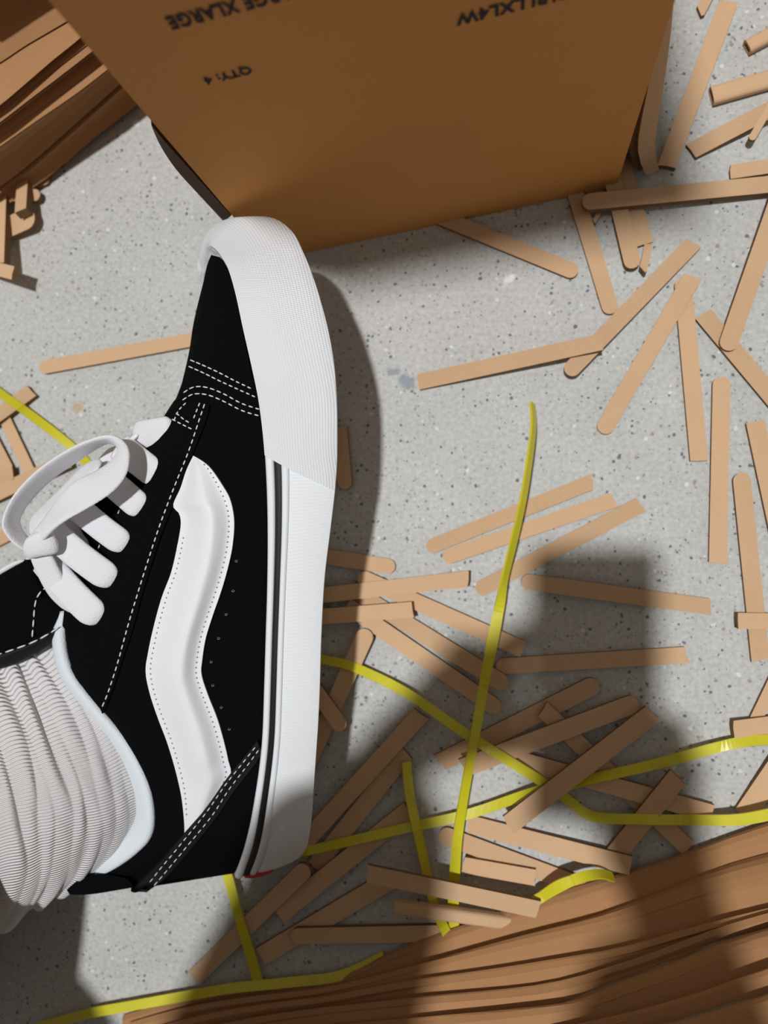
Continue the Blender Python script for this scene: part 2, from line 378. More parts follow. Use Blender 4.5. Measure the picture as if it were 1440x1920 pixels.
flat_carton('flattened carton under the torn grey edge, bottom right stack', K3, K4, [.022, .044, .074, .085], [.028, .060, .082, .09], BV, G1, .006, .55, ply=True)
flat_carton('upper flattened carton with broad brown face above the torn edge', K4, K5, [.030, .062, .084, .095], [.06, .09, .115, .13], BV, G1, .006, .55)
flat_carton('flattened carton near the frame corner with a second torn edge', K5, K6, [.062, .092, .117, .132], [.075, .108, .135, .152], BV, G1, .006, .55, ply=True)
flat_carton('topmost flattened carton in the bottom right corner of the stack', K6, K7, [.077, .11, .137, .154], [.10, .14, .17, .18], BV, G1, .006, .55)
G2 = 'flattened cartons stacked in the top left corner'
T0 = [(-60, 430), (0, 392), (93, 330), (173, 262), (258, 196), (330, 140)]
T1 = [(-60, 404), (0, 362), (60, 316), (133, 252), (227, 168), (300, 104)]
T2 = [(-60, 318), (0, 277), (70, 228), (140, 180), (200, 134), (280, 70)]
T3 = [(-60, 275), (0, 234), (60, 188), (110, 150), (154, 116), (240, 48)]
T4 = [(-60, 238), (0, 197), (50, 155), (100, 112), (147, 74), (230, 0)]
T5 = [(-60, 150), (0, 117), (50, 84), (120, 43), (190, 0), (250, -40)]
T6 = [(-60, 20), (0, -20), (80, -70), (180, -130), (260, -180)]
BV2 = (-.12, .20, .003)
def back_off(T, d): return [(x-d*.52, y-d*.85) for x, y in T]
flat_carton('lowest flattened carton in top left corner, lying on brown scraps', T0, T1, [.007, .006], [.018, .018], BV2, G2, -.004)
flat_carton('second flattened carton up in the top left corner stack', back_off(T1, 9), T2, [.0195, .0195], [.050, .050], BV2, G2, -.008)
flat_carton('third flattened carton up in the top left corner stack', back_off(T2, 2), T3, [.0515, .0515], [.064, .064], BV2, G2, -.008)
flat_carton('fourth flattened carton in the top left stack with lit tan top', back_off(T3, 4), T4, [.0655, .0655], [.074, .074], BV2, G2, -.007, mat=M_STACK)
flat_carton('topmost dark flattened carton set back in the top left corner', T5, T6, [.0755, .0755], [.108, .108], BV2, G2, -.012)

# ------------------------------------------------------------------ loose strips, laid one over another
LAID = []      # (A, B, halfwidth, topA, topB)
def height_at(p, skip=()):
    h = 0
    for (A, B, hw, ta, tb) in LAID:
        d = B-A; L2 = d.length_squared
        t = (p-A).dot(d)/L2
        if -.0 <= t <= 1.0:
            off = abs((p-A).x*d.y-(p-A).y*d.x)/math.sqrt(L2)
            if off <= hw+.0004: h = max(h, ta+(tb-ta)*t)
    return h
def lay(A, B, hw, extra=0):
    """lowest straight resting line above everything already laid"""
    N = 24; d = B-A; nrm = Vector((-d.y, d.x)).normalized(); req = []
    for k in range(N+1):
        t = k/N; p = A+d*t
        req.append((t, max(height_at(p+nrm*s*hw) for s in (-1, -.5, 0, .5, 1))))
    best = None; pts = [(0, 0), (1, 0)]+req
    for i in range(len(pts)):
        for j in range(i+1, len(pts)):
            (t0, h0), (t1, h1) = pts[i], pts[j]
            if abs(t1-t0) < 1e-6: continue
            s = (h1-h0)/(t1-t0); a = h0-s*t0
            if a < -1e-6 or a+s < -1e-6: continue
            if all(a+s*t >= h-1e-6 for t, h in req):
                v = a+s/2
                if best is None or v < best[0]: best = (v, a, a+s)
    m = max(h for _, h in req)
    if best is None or m == 0: best = (0, m, m)
    return best[1]+.0002+extra, best[2]+.0002+extra
GS = 'loose cardboard strips scattered on the floor'
def strip(a, b, label, ea='r', eb='s', w=28, t=.0026, extra=0, kind='flat', fixz=None, name='cardboard_strip', mat=None):
    """a, b pixel ends of the centre line on the floor; ea/eb: r rounded, s square cut, p pointed"""
    pa, pb = at_z(*a), at_z(*b); A, B = pa.xy, pb.xy
    hw = w*.5*CAM_H/F_*1.03
    za, zb = fixz if fixz else lay(A, B, hw, extra)
    # shift so that a raised strip still shows where it was seen
    pa, pb = at_z(*a, za+t), at_z(*b, zb+t); A, B = pa.xy, pb.xy
    LAID.append((A, B, hw, za+t, zb+t))
    L = (B-A).length; ang = math.atan2(B.y-A.y, B.x-A.x)
    rnd = random.Random(hash(label) & 0xffff)
    rnd = random.Random(sum(ord(c)*(i+1) for i, c in enumerate(label)))
    if kind == 'tube':
        S = 16; verts, faces = [], []; hh = t*.9
        for x in (0, L):
            for rr in (1, .72):
                for k in range(S):
                    q = 2*math.pi*k/S; cy, sy = math.cos(q), math.sin(q)
                    verts.append((x, hw*rr*math.copysign(abs(cy)**.6, cy), hh*(.5+.5*(1 if rr == 1 else .55)*math.copysign(abs(sy)**.7, sy))*1.0))
        for k in range(S):
            k2 = (k+1) % S
            faces += [(k, k2, 2*S+k2, 2*S+k), (S+k, 3*S+k, 3*S+k2, S+k2), (k, S+k, S+k2, k2), (2*S+k, 2*S+k2, 3*S+k2, 3*S+k)]
        o = mesh_obj(name, verts, faces, mat or M_KRAFT, smooth=False)
    else:
        out = []
        def end(x, sgn, kd):
            r = hw*.95
            if kd == 'r': return [(x-sgn*(r-r*math.sin(q)), sgn*-hw*math.cos(q)) for q in [math.pi*k/8 for k in range(9)]]
            if kd == 'p': return [(x-sgn*hw*1.5, -sgn*hw), (x, sgn*hw*.55), (x-sgn*hw*.4, sgn*hw)]
            j = rnd.uniform(-.0012, .0012)
            return [(x+j, -sgn*hw), (x+rnd.uniform(-.0003, .0003), -sgn*hw*.2), (x-j*.6, sgn*hw)]
        out = end(L, 1, eb)+end(0, -1, ea)
        N = len(out); bow = rnd.uniform(-.0006, .0006)
        out = [(x, y+bow*math.sin(math.pi*x/L)) for x, y in out]
        verts = [(x, y, t) for x, y in out]+[(x, y, 0) for x, y in out]
        faces = [tuple(range(N)), tuple(range(N, 2*N))[::-1]]+[(k, N+k, N+(k+1) % N, (k+1) % N) for k in range(N)]
        o = mesh_obj(name, verts, faces, mat or M_KRAFT, mats=[M_KRAFT_EDGE], fmat=[0, 0]+[1]*N)
    o.location = (A.x, A.y, za); o.rotation_euler = (0, -math.atan2(zb-za, L), ang)
    tag(o, label, 'cardboard strip', GS)
    return o
# ---- on the right, in and out of the carton's shade
strip((1340, -30), (1310, 28), 'small pointed cardboard scrap at the top, right of the big box', 's', 'p', 18)
strip((1250, 312), (1367, 2), 'long cardboard strip standing steeply right of the box tab', 's', 's', 31, t=.004)
strip((1520, 20), (1404, 82), 'short curled cardboard strip cut by the right frame edge at top', 's', 's', 25, t=.006, kind='tube')
strip((1520, 122), (1337, 174), 'cardboard strip folded into a hollow loop at its left end', 's', 's', 32, t=.006, kind='tube')
strip((1520, 165), (1296, 283), 'square-ended strip below the hollow looped one, at the right edge', 's', 's', 29, t=.003)
strip((1452, 185), (1408, 262), 'thin cardboard sliver lying across a strip at the right edge', 'r', 'r', 12, t=.002)
strip((1162, 290), (1210, 458), 'short square-ended strip passing under the long one by the box corner', 's', 's', 28)
strip((1140, 300), (1188, 503), 'rounded strip beside the short square one by the box corner', 's', 'r', 28)
strip((1066, 320), (1148, 588), 'long rounded strip sticking out from under the box, left of its corner', 's', 'r', 28)
strip((1112, 418), (1128, 392), 'tiny cardboard sliver between two strips below the box corner', 'p', 'p', 8, t=.0012)
strip((1216, 458), (1205, 512), 'narrow pale cardboard sliver right of the rounded strips below the box', 's', 'p', 13, t=.0014)
strip((1520, 300), (1370, 322), 'short strip resting on the long strip at the right edge', 's', 's', 25)
strip((1520, 338), (1091, 379), 'long rounded strip lying level in front of the box corner', 's', 'r', 29, t=.004)
strip((800, 396), (1083, 512), 'strip poking out from under the middle of the box front', 's', 'r', 28)
strip((1300, 456), (1062, 702), 'long slanting strip whose lower end hides under a flatter one', 's', 'r', 29)
strip((785, 716), (1132, 640), 'strip right of the bluish floor stain, its right end on a slanting strip', 's', 's', 29)
strip((1280, 520), (1311, 864), 'near-vertical square-ended strip under a slanting strip tip', 'r', 's', 29)
strip((1300, 517), (1128, 812), 'slanting strip with rounded lower end, crossing a near-vertical strip at the top', 's', 'r', 30)
strip((1318, 588), (1462, 760), 'strip slanting down to the right frame edge under another strip', 's', 's', 30)
strip((1480, 320), (1362, 657), 'long strip leaning from the right edge with its rounded foot on another', 's', 'r', 31)
strip((1353, 706), (1346, 1056), 'upright strip at right, second strip in from the frame edge', 'r', 's', 29)
strip((1416, 790), (1470, 1040), 'strip cut by the right edge, square top beside the upright strip', 's', 's', 30)
strip((1390, 886), (1426, 1238), 'upright rounded strip at right, crossed by a short level one', 'r', 's', 29)
strip((1383, 1164), (1520, 1166), 'short level strip lying across the foot of an upright strip', 's', 's', 27)
strip((1470, 1240), (1418, 1348), 'pale narrow strip at the right edge above a level square end', 's', 's', 20)
strip((1375, 1368), (1520, 1350), 'level square-ended strip at the right edge, just above the yellow strap', 's', 's', 29)
strip((1396, 1528), (1500, 1376), 'pale strip slanting up to the right edge beside the carton stack', 's', 's', 34)
# ---- middle of the floor
strip((800, 1028), (1111, 903), 'uppermost of three fanned strips crossed by the standing yellow strap', 'r', 's', 27)
strip((830, 1047), (1152, 937), 'middle one of three fanned strips crossed by the standing yellow strap', 'r', 's', 27)
strip((893, 1108), (1202, 946), 'lowest of three fanned strips, rounded end in shade by the strap', 'r', 's', 28)
strip((977, 1089), (1332, 1138), 'strip with rounded left end just right of the yellow strap twist', 'r', 's', 28, t=.004)
strip((930, 1250), (1288, 1228), 'level strip in the phone shadow with its square end in light', 'r', 's', 28)
strip((637, 800), (648, 918), 'strip tip showing right of the shoe toe bumper edge, in shadow', 's', 'r', 27)
strip((430, 1015), (741, 1064), 'rounded strip end coming out from behind the shoe, highest of that bunch', 's', 'r', 28)
strip((672, 1080), (981, 1218), 'strip running down right from under the two level strips by the shoe', 'r', 's', 29)
strip((655, 1103), (952, 1287), 'strip with rounded end touching the twisted yellow strap at right', 's', 'r', 30)
strip((650, 1135), (937, 1332), 'lower of two parallel rounded strips running down right from the shoe', 's', 'r', 30)
strip((690, 1180), (560, 1470), 'strip with rounded top slanting behind the shoe sole, half in shadow', 'r', 's', 32)
strip((560, 1250), (648, 1374), 'short rounded strip end low behind the shoe, under a slanting strip', 's', 'r', 28)
strip((400, 1139), (880, 1085), 'long square-ended strip on top, lying level from behind the shoe', 's', 's', 28)
strip((420, 1170), (776, 1143), 'short-looking level strip below it, raised square end beside the shoe', 's', 's', 28, t=.004)
strip((825, 1430), (1122, 1281), 'upper of two parallel strips in shade right of the strap crossing', 's', 'r', 32)
strip((1018, 1330), (1292, 1592), 'reddish shaded strip running down right beneath several others', 's', 's', 29)
strip((955, 1420), (1336, 1526), 'shaded strip almost hidden below the yellow strap crossing at right', 's', 's', 30)
strip((868, 1440), (1198, 1316), 'lower of two parallel shaded strips right of the strap crossing', 's', 'r', 32)
strip((1272, 1456), (1138, 1622), 'shaded strip slanting down left toward the carton stack', 's', 's', 33)
strip((878, 1545), (1184, 1624), 'dim strip running along the top of another toward the stack', 's', 's', 32)
strip((823, 1563), (1094, 1664), 'rounded shaded strip pointing from the strap foot to the stack', 'r', 's', 32)
strip((868, 1622), (1004, 1646), 'short pale strip end lying low left of the carton stack', 's', 's', 28)
strip((762, 1410), (590, 1626), 'dim strip lying just under and right of a darker parallel one', 's', 's', 32)
strip((790, 1338), (560, 1592), 'long dark strip slanting down left toward the shoe heel', 's', 's', 31)
strip((766, 1520), (522, 1716), 'shaded strip slanting down left under the low yellow strap', 's', 's', 33)
strip((578, 1624), (362, 1836), 'strip below the heel with its square end in the lit patch', 'r', 's', 31)
strip((735, 1648), (488, 1794), 'dull strip slanting down left, below the other slanting ones', 's', 's', 34)
strip((545, 1756), (842, 1750), 'dull level strip nearest the yellow strap at the stack foot', 'r', 's', 29)
# ---- on the left
strip((470, 616), (74, 690), 'long rounded strip coming out left from behind the shoe toe', 's', 'r', 27)
strip((-40, 776), (22, 897), 'strip slanting down right, crossed by the strip under the yellow strap', 's', 's', 27)
strip((8, 784), (64, 903), 'torn strip on the left slanting down under the lace loop', 's', 's', 24)
strip((130, 862), (-60, 950), 'wide strip entering from the left edge beneath the lace loop', 's', 's', 30)
strip((58, 733), (-60, 818), 'square-ended strip under the yellow strap at the left edge', 's', 's', 29, t=.0035)
strip((25, 886), (-60, 920), 'short square strip end at the left edge above the wide one', 's', 's', 27)
strip((36, 990), (-60, 1040), 'strip end peeking out left of the lace loop bottom', 's', 's', 28)
strip((92, 334), (20, 352), 'dark rounded strip end in shadow under the top left stack', 'r', 's', 22)
strip((75, 366), (10, 366), 'rounded strip tip just below the top left carton stack', 'r', 's', 24)
strip((-60, 460), (66, 402), 'broad rounded scrap below the top left stack, pointing right', 's', 'r', 42)
strip((44, 310), (38, 402), 'short upright strip end standing on the broad scrap', 's', 's', 24, t=.006)
strip((2, 330), (-4, 498), 'long upright strip at the left frame edge with a dark side', 's', 's', 26, t=.006)
strip((-60, 490), (32, 514), 'small square scrap end at the left edge below the upright strip', 's', 's', 26)
# ------------------------------------------------------------------ yellow strapping bands
GY = 'yellow plastic straps on the floor'
def strap(pts, label, m=90, w0=.0052, lift=True):
    """pts: (px, py, z, seen width px). A flat band: where it looks narrow it is turned on edge"""
    P = spline([(x, y, 0) for x, y, *_ in pts], 10); Z = spline([(z, w, 0) for _, _, z, w in pts], 10)
    idx = resample([Vector((i, 0, 0)) for i in range(len(P))], m)
    def at(L, f): i = min(int(f), len(L)-2); return L[i].lerp(L[i+1], f-i)
    PX = [at(P, q.x) for q in idx]; ZW = [at(Z, q.x) for q in idx]
    zs = []
    for p, zw in zip(PX, ZW):
        z = zw.x*CAM_H/.5
        if lift: z = max(z, height_at(at_z(p.x, p.y, max(z, 0)).xy)+.0016)
        zs.append(z)
    # never dips below what it crosses, and does not jump
    up = zs[:]
    for k in range(m):
        up[k] = max(zs[j]-abs(j-k)*.0006 for j in range(m))
    for _ in range(3):
        up = [max(up[k], (up[max(k-1, 0)]+up[k]*2+up[min(k+1, m-1)])/4) for k in range(m)]
    C = [at_z(p.x, p.y, z) for p, z in zip(PX, up)]
    verts, faces = [], []; th = .0006
    for k in range(m):
        tg = (C[min(k+1, m-1)]-C[max(k-1, 0)]).normalized()
        side = tg.cross(Vector((0, 0, 1))).normalized(); upv = side.cross(tg).normalized()
        seen = ZW[k].y*(CAM_H-up[k])/F_
        c = min(1, seen/w0); s = math.sqrt(max(0, 1-c*c))
        wd = max(w0, seen)
        s = min(s, 2*max(0, up[k]-.0006)/wd) if s else 0
        c2 = math.sqrt(1-s*s)
        if c2 > c: wd = max(.0026, seen/c2)
        wv = side*c2+upv*s; nv = upv*c2-side*s
        a, b2 = C[k]-wv*wd/2, C[k]+wv*wd/2
        verts += [a-nv*th, b2-nv*th, b2+nv*th, a+nv*th]
    for k in range(m-1):
        for j in range(4):
            a, b2 = 4*k+j, 4*k+(j+1) % 4; faces.append((a, b2, b2+4, a+4))
    faces += [(0, 1, 2, 3), (4*m-1, 4*m-2, 4*m-3, 4*m-4)]
    o = mesh_obj('yellow_strap', verts, faces, M_YEL, smooth=False)
    tag(o, label, 'strap', GY)
    for k in range(m-1):
        LAID.append((C[k].xy, C[k+1].xy, .0026, up[k]+.0007, up[k+1]+.0007))
    return o
strap([(520, 1205, .004, 14), (600, 1235, .0055, 15), (660, 1250, .006, 16), (760, 1298, .006, 17), (880, 1380, .006, 18), (1000, 1455, .005, 18), (1060, 1496, .004, 18), (1112, 1531, .005, 15),
       (1200, 1536, .005, 17), (1300, 1537, .006, 18), (1390, 1536, .010, 20), (1480, 1518, .020, 20)], 'long yellow strap running from behind the shoe, bending level to the right edge')
strap([(540, 1606, .002, 15), (570, 1597, .004, 14), (640, 1581, .006, 15), (760, 1553, .007, 16), (880, 1526, .008, 17), (1000, 1486, .009, 15), (1070, 1470, .009, 13), (1240, 1430, .009, 18), (1340, 1402, .009, 18),
       (1410, 1389, .008, 16), (1500, 1386, .006, 17)], 'yellow strap running from the shoe heel up to the right edge, crossing the other')
strap([(762, 1428, .006, 16), (768, 1490, .007, 16), (785, 1570, .006, 15), (803, 1650, .004, 14), (815, 1700, .004, 14), (838, 1752, .002, 16), (848, 1775, .001, 16)], 'short yellow strap with a square cut top, slipping under the stack')
strap([(998, 756, .020, 8), (1000, 800, .025, 8), (993, 860, .028, 9), (980, 940, .028, 10), (962, 1020, .026, 11), (946, 1085, .024, 11), (936, 1140, .022, 18), (924, 1200, .020, 21), (908, 1280, .017, 18), (892, 1370, .014, 16),
       (872, 1480, .011, 15), (858, 1570, .008, 18), (852, 1650, .005, 20), (850, 1700, .002, 20), (852, 1745, .001, 18)], 'tall twisted yellow strap arching up the middle of the floor', lift=True)
strap([(405, 1590, .006, 18), (428, 1645, .008, 20), (446, 1712, .009, 18), (464, 1772, .007, 19), (486, 1846, .004, 20), (492, 1872, .001, 20)], 'short yellow strap hanging down from behind the heel')
strap([(60, 1930, .006, 16), (160, 1902, .006, 16), (250, 1885, .006, 17), (350, 1867, .006, 17), (440, 1852, .007, 16), (540, 1842, .006, 16), (640, 1829, .005, 15), (720, 1792, .003, 13)], 'yellow strap along the bottom edge in front of the carton stack', lift=False)
strap([(985, 1704, .012, 10), (1010, 1685, .016, 17), (1050, 1660, .020, 21), (1090, 1645, .020, 15), (1125, 1639, .016, 8), (1150, 1645, .010, 8)], 'short yellow strap loop poking out of the carton stack')
strap([(-60, 690, .004, 14), (0, 737, .0045, 14), (60, 780, .005, 15), (130, 834, .0025, 17), (168, 872, .002, 16), (240, 925, .001, 16)], 'yellow strap on the left passing behind the lace loop')
# strips that lie over the straps
strip((1224, 1338), (950, 1550), 'dark strip lying on top of the two crossing yellow straps', 's', 's', 33)
strip((735, 1706), (1000, 1742), 'rolled light-edged strip just above the carton stack foot', 's', 's', 24, t=.008, kind='tube')
strip((688, 1638), (1010, 1706), 'lit square-ended strip lying over two yellow straps beside the stack', 's', 's', 29, extra=.004)
# ------------------------------------------------------------------ the shoe
D0 = .342                         # distance of the lateral side from the lens, along the view axis
shoe = thing('sneaker', 'black suede low-top sneaker with white wave stripe and white laces, held up sideways', 'shoe', at_d(560, 1000, D0+.045))
NS = ray(600, 1000).normalized()  # across the shoe, from the outer to the inner side
HWD = .044
def dy(y): return .335+(y-412)*.000032     # the heel hangs a little lower than the toe
def pw(x, y, w): return at_d(x, y, dy(y)-w)
def part(o): return keep_world(o, shoe)
def grid(name, rows, mat, closed_u=False, closed_v=False, caps=True, smooth=True, uvs=None, mats=None):
    R, Cn = len(rows), len(rows[0]); verts = [p for r in rows for p in r]; faces = []
    for i in range(R if closed_u else R-1):
        for j in range(Cn if closed_v else Cn-1):
            i2, j2 = (i+1) % R, (j+1) % Cn
            faces.append((i*Cn+j, i*Cn+j2, i2*Cn+j2, i2*Cn+j))
    if caps and closed_v and not closed_u:
        faces += [tuple(range(Cn)), tuple(range((R-1)*Cn, R*Cn))[::-1]]
    return mesh_obj(name, verts, faces, mat, smooth=smooth, uvs=uvs)
# ---- upper: sections from the foxing line (F) to the ridge / collar (T)
UP = [(405, 482, 396, 478, -.040, -.0445), (424, 505, 388, 498, -.028, -.0445), (438, 550, 379, 540, -.015, -.044), (453, 620, 366, 605, -.008, -.044), (469, 690, 356, 662, -.004, -.044),
      (483, 757, 341, 718, -.002, -.044), (492, 830, 320, 765, -.001, -.044), (497, 910, 282, 812, 0, -.044), (499, 1000, 220, 910, 0, -.044), (498, 1080, 158, 1005, 0, -.042), (496, 1150, 126, 1100, 0, -.036),
      (494, 1220, 121, 1185, 0, -.030), (492, 1290, 150, 1283, -.001, -.025), (490, 1360, 213, 1360, -.002, -.021), (485, 1430, 260, 1443, -.004, -.018), (475, 1500, 284, 1528, -.007, -.018), (465, 1555, 268, 1586, -.012, -.022),
      (455, 1595, 205, 1632, -.020, -.030), (446, 1620, 150, 1660, -.029, -.036), (441, 1637, 127, 1674, -.040, -.042)]
S1 = spline([u[:3] for u in UP], 6); S2 = spline([u[3:] for u in UP], 6)
NA = 22; rows = []
for q, s in zip(S1, S2):
    F2 = Vector((q.x+7, q.y)); T2 = Vector((q.z, s.x)); wF, wT = s.y-.0015, s.z
    lat = []
    for k in range(NA+1):
        a = 1-(1-k/NA)**1.35; p = 2.3
        pr = 1-(max(0, 1-a**p))**(1/p); pr = .82*pr+.18*a*a
        lat.append((F2.lerp(T2, a), wF+(wT-wF)*pr))
    pl = [pw(v.x, v.y, w) for v, w in lat]
    pm = [p+NS*2*max(0, HWD+w) for p, (v, w) in zip(pl, lat)]
    rows.append(pl+pm[::-1][1 if abs(lat[-1][1]+HWD) < 1e-4 else 0:] if False else pl+pm[::-1])
upper = part(grid('upper', rows, M_SUEDE, closed_v=True, smooth=True)); upper['label'] = 'black suede upper'
bpy.context.view_layer.update()
bm = bmesh.new(); bm.from_mesh(upper.data); BVH = BVHTree.FromBMesh(bm)
def surf(px, py, off=0.0):
    r = ray(px, py); hit, nr, _, _ = BVH.ray_cast(C0, r.normalized())
    if hit is None:
        loc, nr, _, _ = BVH.find_nearest(at_d(px, py, dy(py)+.035)); d = (loc-C0).dot(r)/r.dot(r); hit = C0+r*d
    if nr.dot(r) > 0: nr = -nr
    # smooth the normal a little towards the viewer
    return hit+(nr-r.normalized()*.6).normalized()*off
def patch(name, L, R, off, mat, m=50, nn=8, thick=.0012, smooth=True, label=None, uv=False, parent=None):
    """a panel laid on the upper between two traced edges; off(s, t) = height over the suede"""
    A, B = sp2(L, m), sp2(R, m); top, bot = [], []
    for i in range(m):
        rt, rb = [], []
        for j in range(nn+1):
            t = j/nn; p = A[i].lerp(B[i], t); o_ = off(i/(m-1), t)
            rt.append(surf(p.x, p.y, o_)); rb.append(surf(p.x, p.y, -.0008))
        top.append(rt); bot.append(rb)
    c = nn+1; verts = [p for r in top for p in r]+[p for r in bot for p in r]; N = m*c; faces = []
    for i in range(m-1):
        for j in range(nn):
            a = i*c+j; faces += [(a, a+1, a+c+1, a+c), (N+a, N+a+c, N+a+c+1, N+a+1)]
        for j in (0, nn):
            a = i*c+j; faces.append((a, a+c, N+a+c, N+a))
    for i in (0, m-1):
        for j in range(nn):
            a = i*c+j; faces.append((a, a+1, N+a+1, N+a))
    o = mesh_obj(name, verts, faces, mat, smooth=False)
    for p in o.data.polygons[:]: 
        p.use_smooth = smooth
    if smooth:
        o.data.set_sharp_from_angle(angle=math.radians(50))
    if label: o['label'] = label
    return keep_world(o, parent or shoe) if not parent else keep_world(o, shoe)
def stitches(path, dash, gap, mat=None, off=.0015, rad=.00028, name='stitching', par=None, label=None):
    pts = spline([(p[0], p[1], 0) for p in path], 12); L = [0]
    for a, b in zip(pts, pts[1:]): L.append(L[-1]+(b-a).length)
    def at(s):
        for i in range(len(L)-1):
            if L[i+1] >= s: return pts[i].lerp(pts[i+1], (s-L[i])/max(1e-6, L[i+1]-L[i]))
        return pts[-1]
    verts, faces = [], []; s = 0
    while s+dash < L[-1]:
        a, b = at(s), at(s+dash); A, B = surf(a.x, a.y, off), surf(b.x, b.y, off); M = A.lerp(B, .5)
        r = ray(a.x, a.y).normalized(); tg = (B-A).normalized(); sd = tg.cross(r).normalized(); nr = sd.cross(tg).normalized()
        if nr.dot(r) > 0: nr = -nr
        b0 = len(verts)
        for q, kk in ((A, .45), (A.lerp(B, .2), 1), (A.lerp(B, .8), 1), (B, .45)):
            lift = .00018 if kk == 1 else -.0003
            for ang in range(6):
                th = ang*math.pi/3; verts.append(q+nr*(lift+rad*kk*math.sin(th))+sd*rad*1.15*kk*math.cos(th))
        for i in range(3):
            for j in range(6): faces.append((b0+i*6+j, b0+i*6+(j+1) % 6, b0+(i+1)*6+(j+1) % 6, b0+(i+1)*6+j))
        faces += [tuple(b0+j for j in range(6))[::-1], tuple(b0+18+j for j in range(6))]
        s += dash+gap
    o = mesh_obj(name, verts, faces, mat or M_THREAD, smooth=True); o['kind'] = 'stuff'
    if label: o['label'] = label
    return keep_world(o, shoe)
# ---- sole: closed ring of wall sections from the foxing line to the ground edge
SO = [(441, 1642, 556, 1607, -.040), (447, 1622, 573, 1592, -.030), (458, 1590, 580, 1565, -.019), (468, 1550, 585, 1525, -.011), (477, 1500, 588, 1480, -.006), (486, 1440, 592, 1420, -.003),
      (492, 1380, 596, 1360, -.001), (495, 1300, 599, 1290, 0), (498, 1200, 602, 1190, 0), (501, 1100, 608, 1085, 0), (502, 1000, 620, 985, 0), (500, 910, 629, 905, 0), (495, 830, 632, 840, 0),
      (486, 755, 631, 750, -.001), (473, 690, 625, 675, -.003), (457, 620, 612, 605, -.007), (443, 555, 592, 535, -.013), (430, 510, 571, 480, -.021), (419, 488, 549, 438, -.029), (408, 472, 512, 412, -.037), (397, 464, 458, 410, -.044)]
MED = [(391, 468, 418, 419, -.052), (387, 483, 397, 440, -.058), (386, 507, 389, 470, -.065), (394, 548, 397, 520, -.073)]
RF = [pw(a, b, w+.0012) for a, b, c, d, w in SO]; RS = [pw(c, d, w+.0012) for a, b, c, d, w in SO]
for a, b, c, d, w in MED: RF.append(pw(a, b, w)); RS.append(pw(c, d, w))
for a, b, c, d, w in SO[15:0:-1]:
    RF.append(pw(a, b, w)+NS*2*(HWD+w)); RS.append(pw(c, d, w)+NS*2*(HWD+w))
PER = 10
CF, CS = spline(RF, PER, True), spline(RS, PER, True); NSOL = len(CF)
CTR = sum(CF, Vector())/NSOL
# smooth outward direction of the wall
OUT = []
for i in range(NSOL):
    tg = CF[(i+1) % NSOL]-CF[i-1]; d = tg.cross(CS[i]-CF[i]).normalized()
    OUT.append(d)
if OUT[PER*9].dot(ray(600, 1000)) > 0: OUT = [-d for d in OUT]
def wall(i, t, off=0.0):
    i0 = int(math.floor(i)); f = i-i0; a, b = i0 % NSOL, (i0+1) % NSOL
    F2 = CF[a].lerp(CF[b], f); S_ = CS[a].lerp(CS[b], f); o_ = OUT[a].lerp(OUT[b], f).normalized()
    return F2.lerp(S_, t)+o_*(off+.0016*math.sin(math.pi*min(1, max(0, t))))
NT = 9; rows = []; uvs = []; acc = 0
for i in range(NSOL):
    inw = (CTR-CF[i]); inw = (inw-(CS[i]-CF[i]).normalized()*inw.dot((CS[i]-CF[i]).normalized())).normalized()
    acc += (CF[i]-CF[i-1]).length if i else 0
    r = [wall(i, 0)-OUT[i]*.005+(CS[i]-CF[i])*.02, wall(i, 0)-OUT[i]*.0004]+[wall(i, (k+.25)/NT) for k in range(NT)]+[wall(i, 1)-OUT[i]*.0003, wall(i, 1)-OUT[i]*.004]
    rows.append(r); uvs += [(acc, (CF[i]-CS[i]).length*k/len(r)) for k in range(len(r))]
c = len(rows[0])
verts = [p for r in rows for p in r]; faces = []
for i in range(NSOL):
    for j in range(c-1): faces.append((i*c+j, i*c+j+1, ((i+1) % NSOL)*c+j+1, ((i+1) % NSOL)*c+j))
faces.append(tuple(i*c for i in range(NSOL)))
sole = part(mesh_obj('sole', verts, faces, M_RUBBER, smooth=True, uvs=uvs)); sole.data.set_sharp_from_angle(angle=math.radians(55)); sole['label'] = 'white rubber sole sidewall'
ob_v = [wall(i, .985)-OUT[i]*.002 for i in range(NSOL)]; dn = (CS[PER*9]-CF[PER*9]).normalized()
ob_c = [(p+ob_v[-i % NSOL])*.5 for i, p in enumerate(ob_v)]
o = part(mesh_obj('outsole', ob_v+[p.lerp(c_, .5)+dn*.0005 for p, c_ in zip(ob_v, ob_c)]+ob_c, [(i, (i+1) % NSOL, NSOL+(i+1) % NSOL, NSOL+i) for i in range(NSOL)]+[(NSOL+i, NSOL+(i+1) % NSOL, 2*NSOL+(i+1) % NSOL, 2*NSOL+i) for i in range(NSOL)], M_RUBBER_P)); o['label'] = 'outsole, turned away'
def station(px, py, edge='F'):
    L = CF if edge == 'F' else CS
    best = min(range(0, PER*25), key=lambda i: (ray(px, py).normalized().cross((L[i]-C0))).length)
    return best
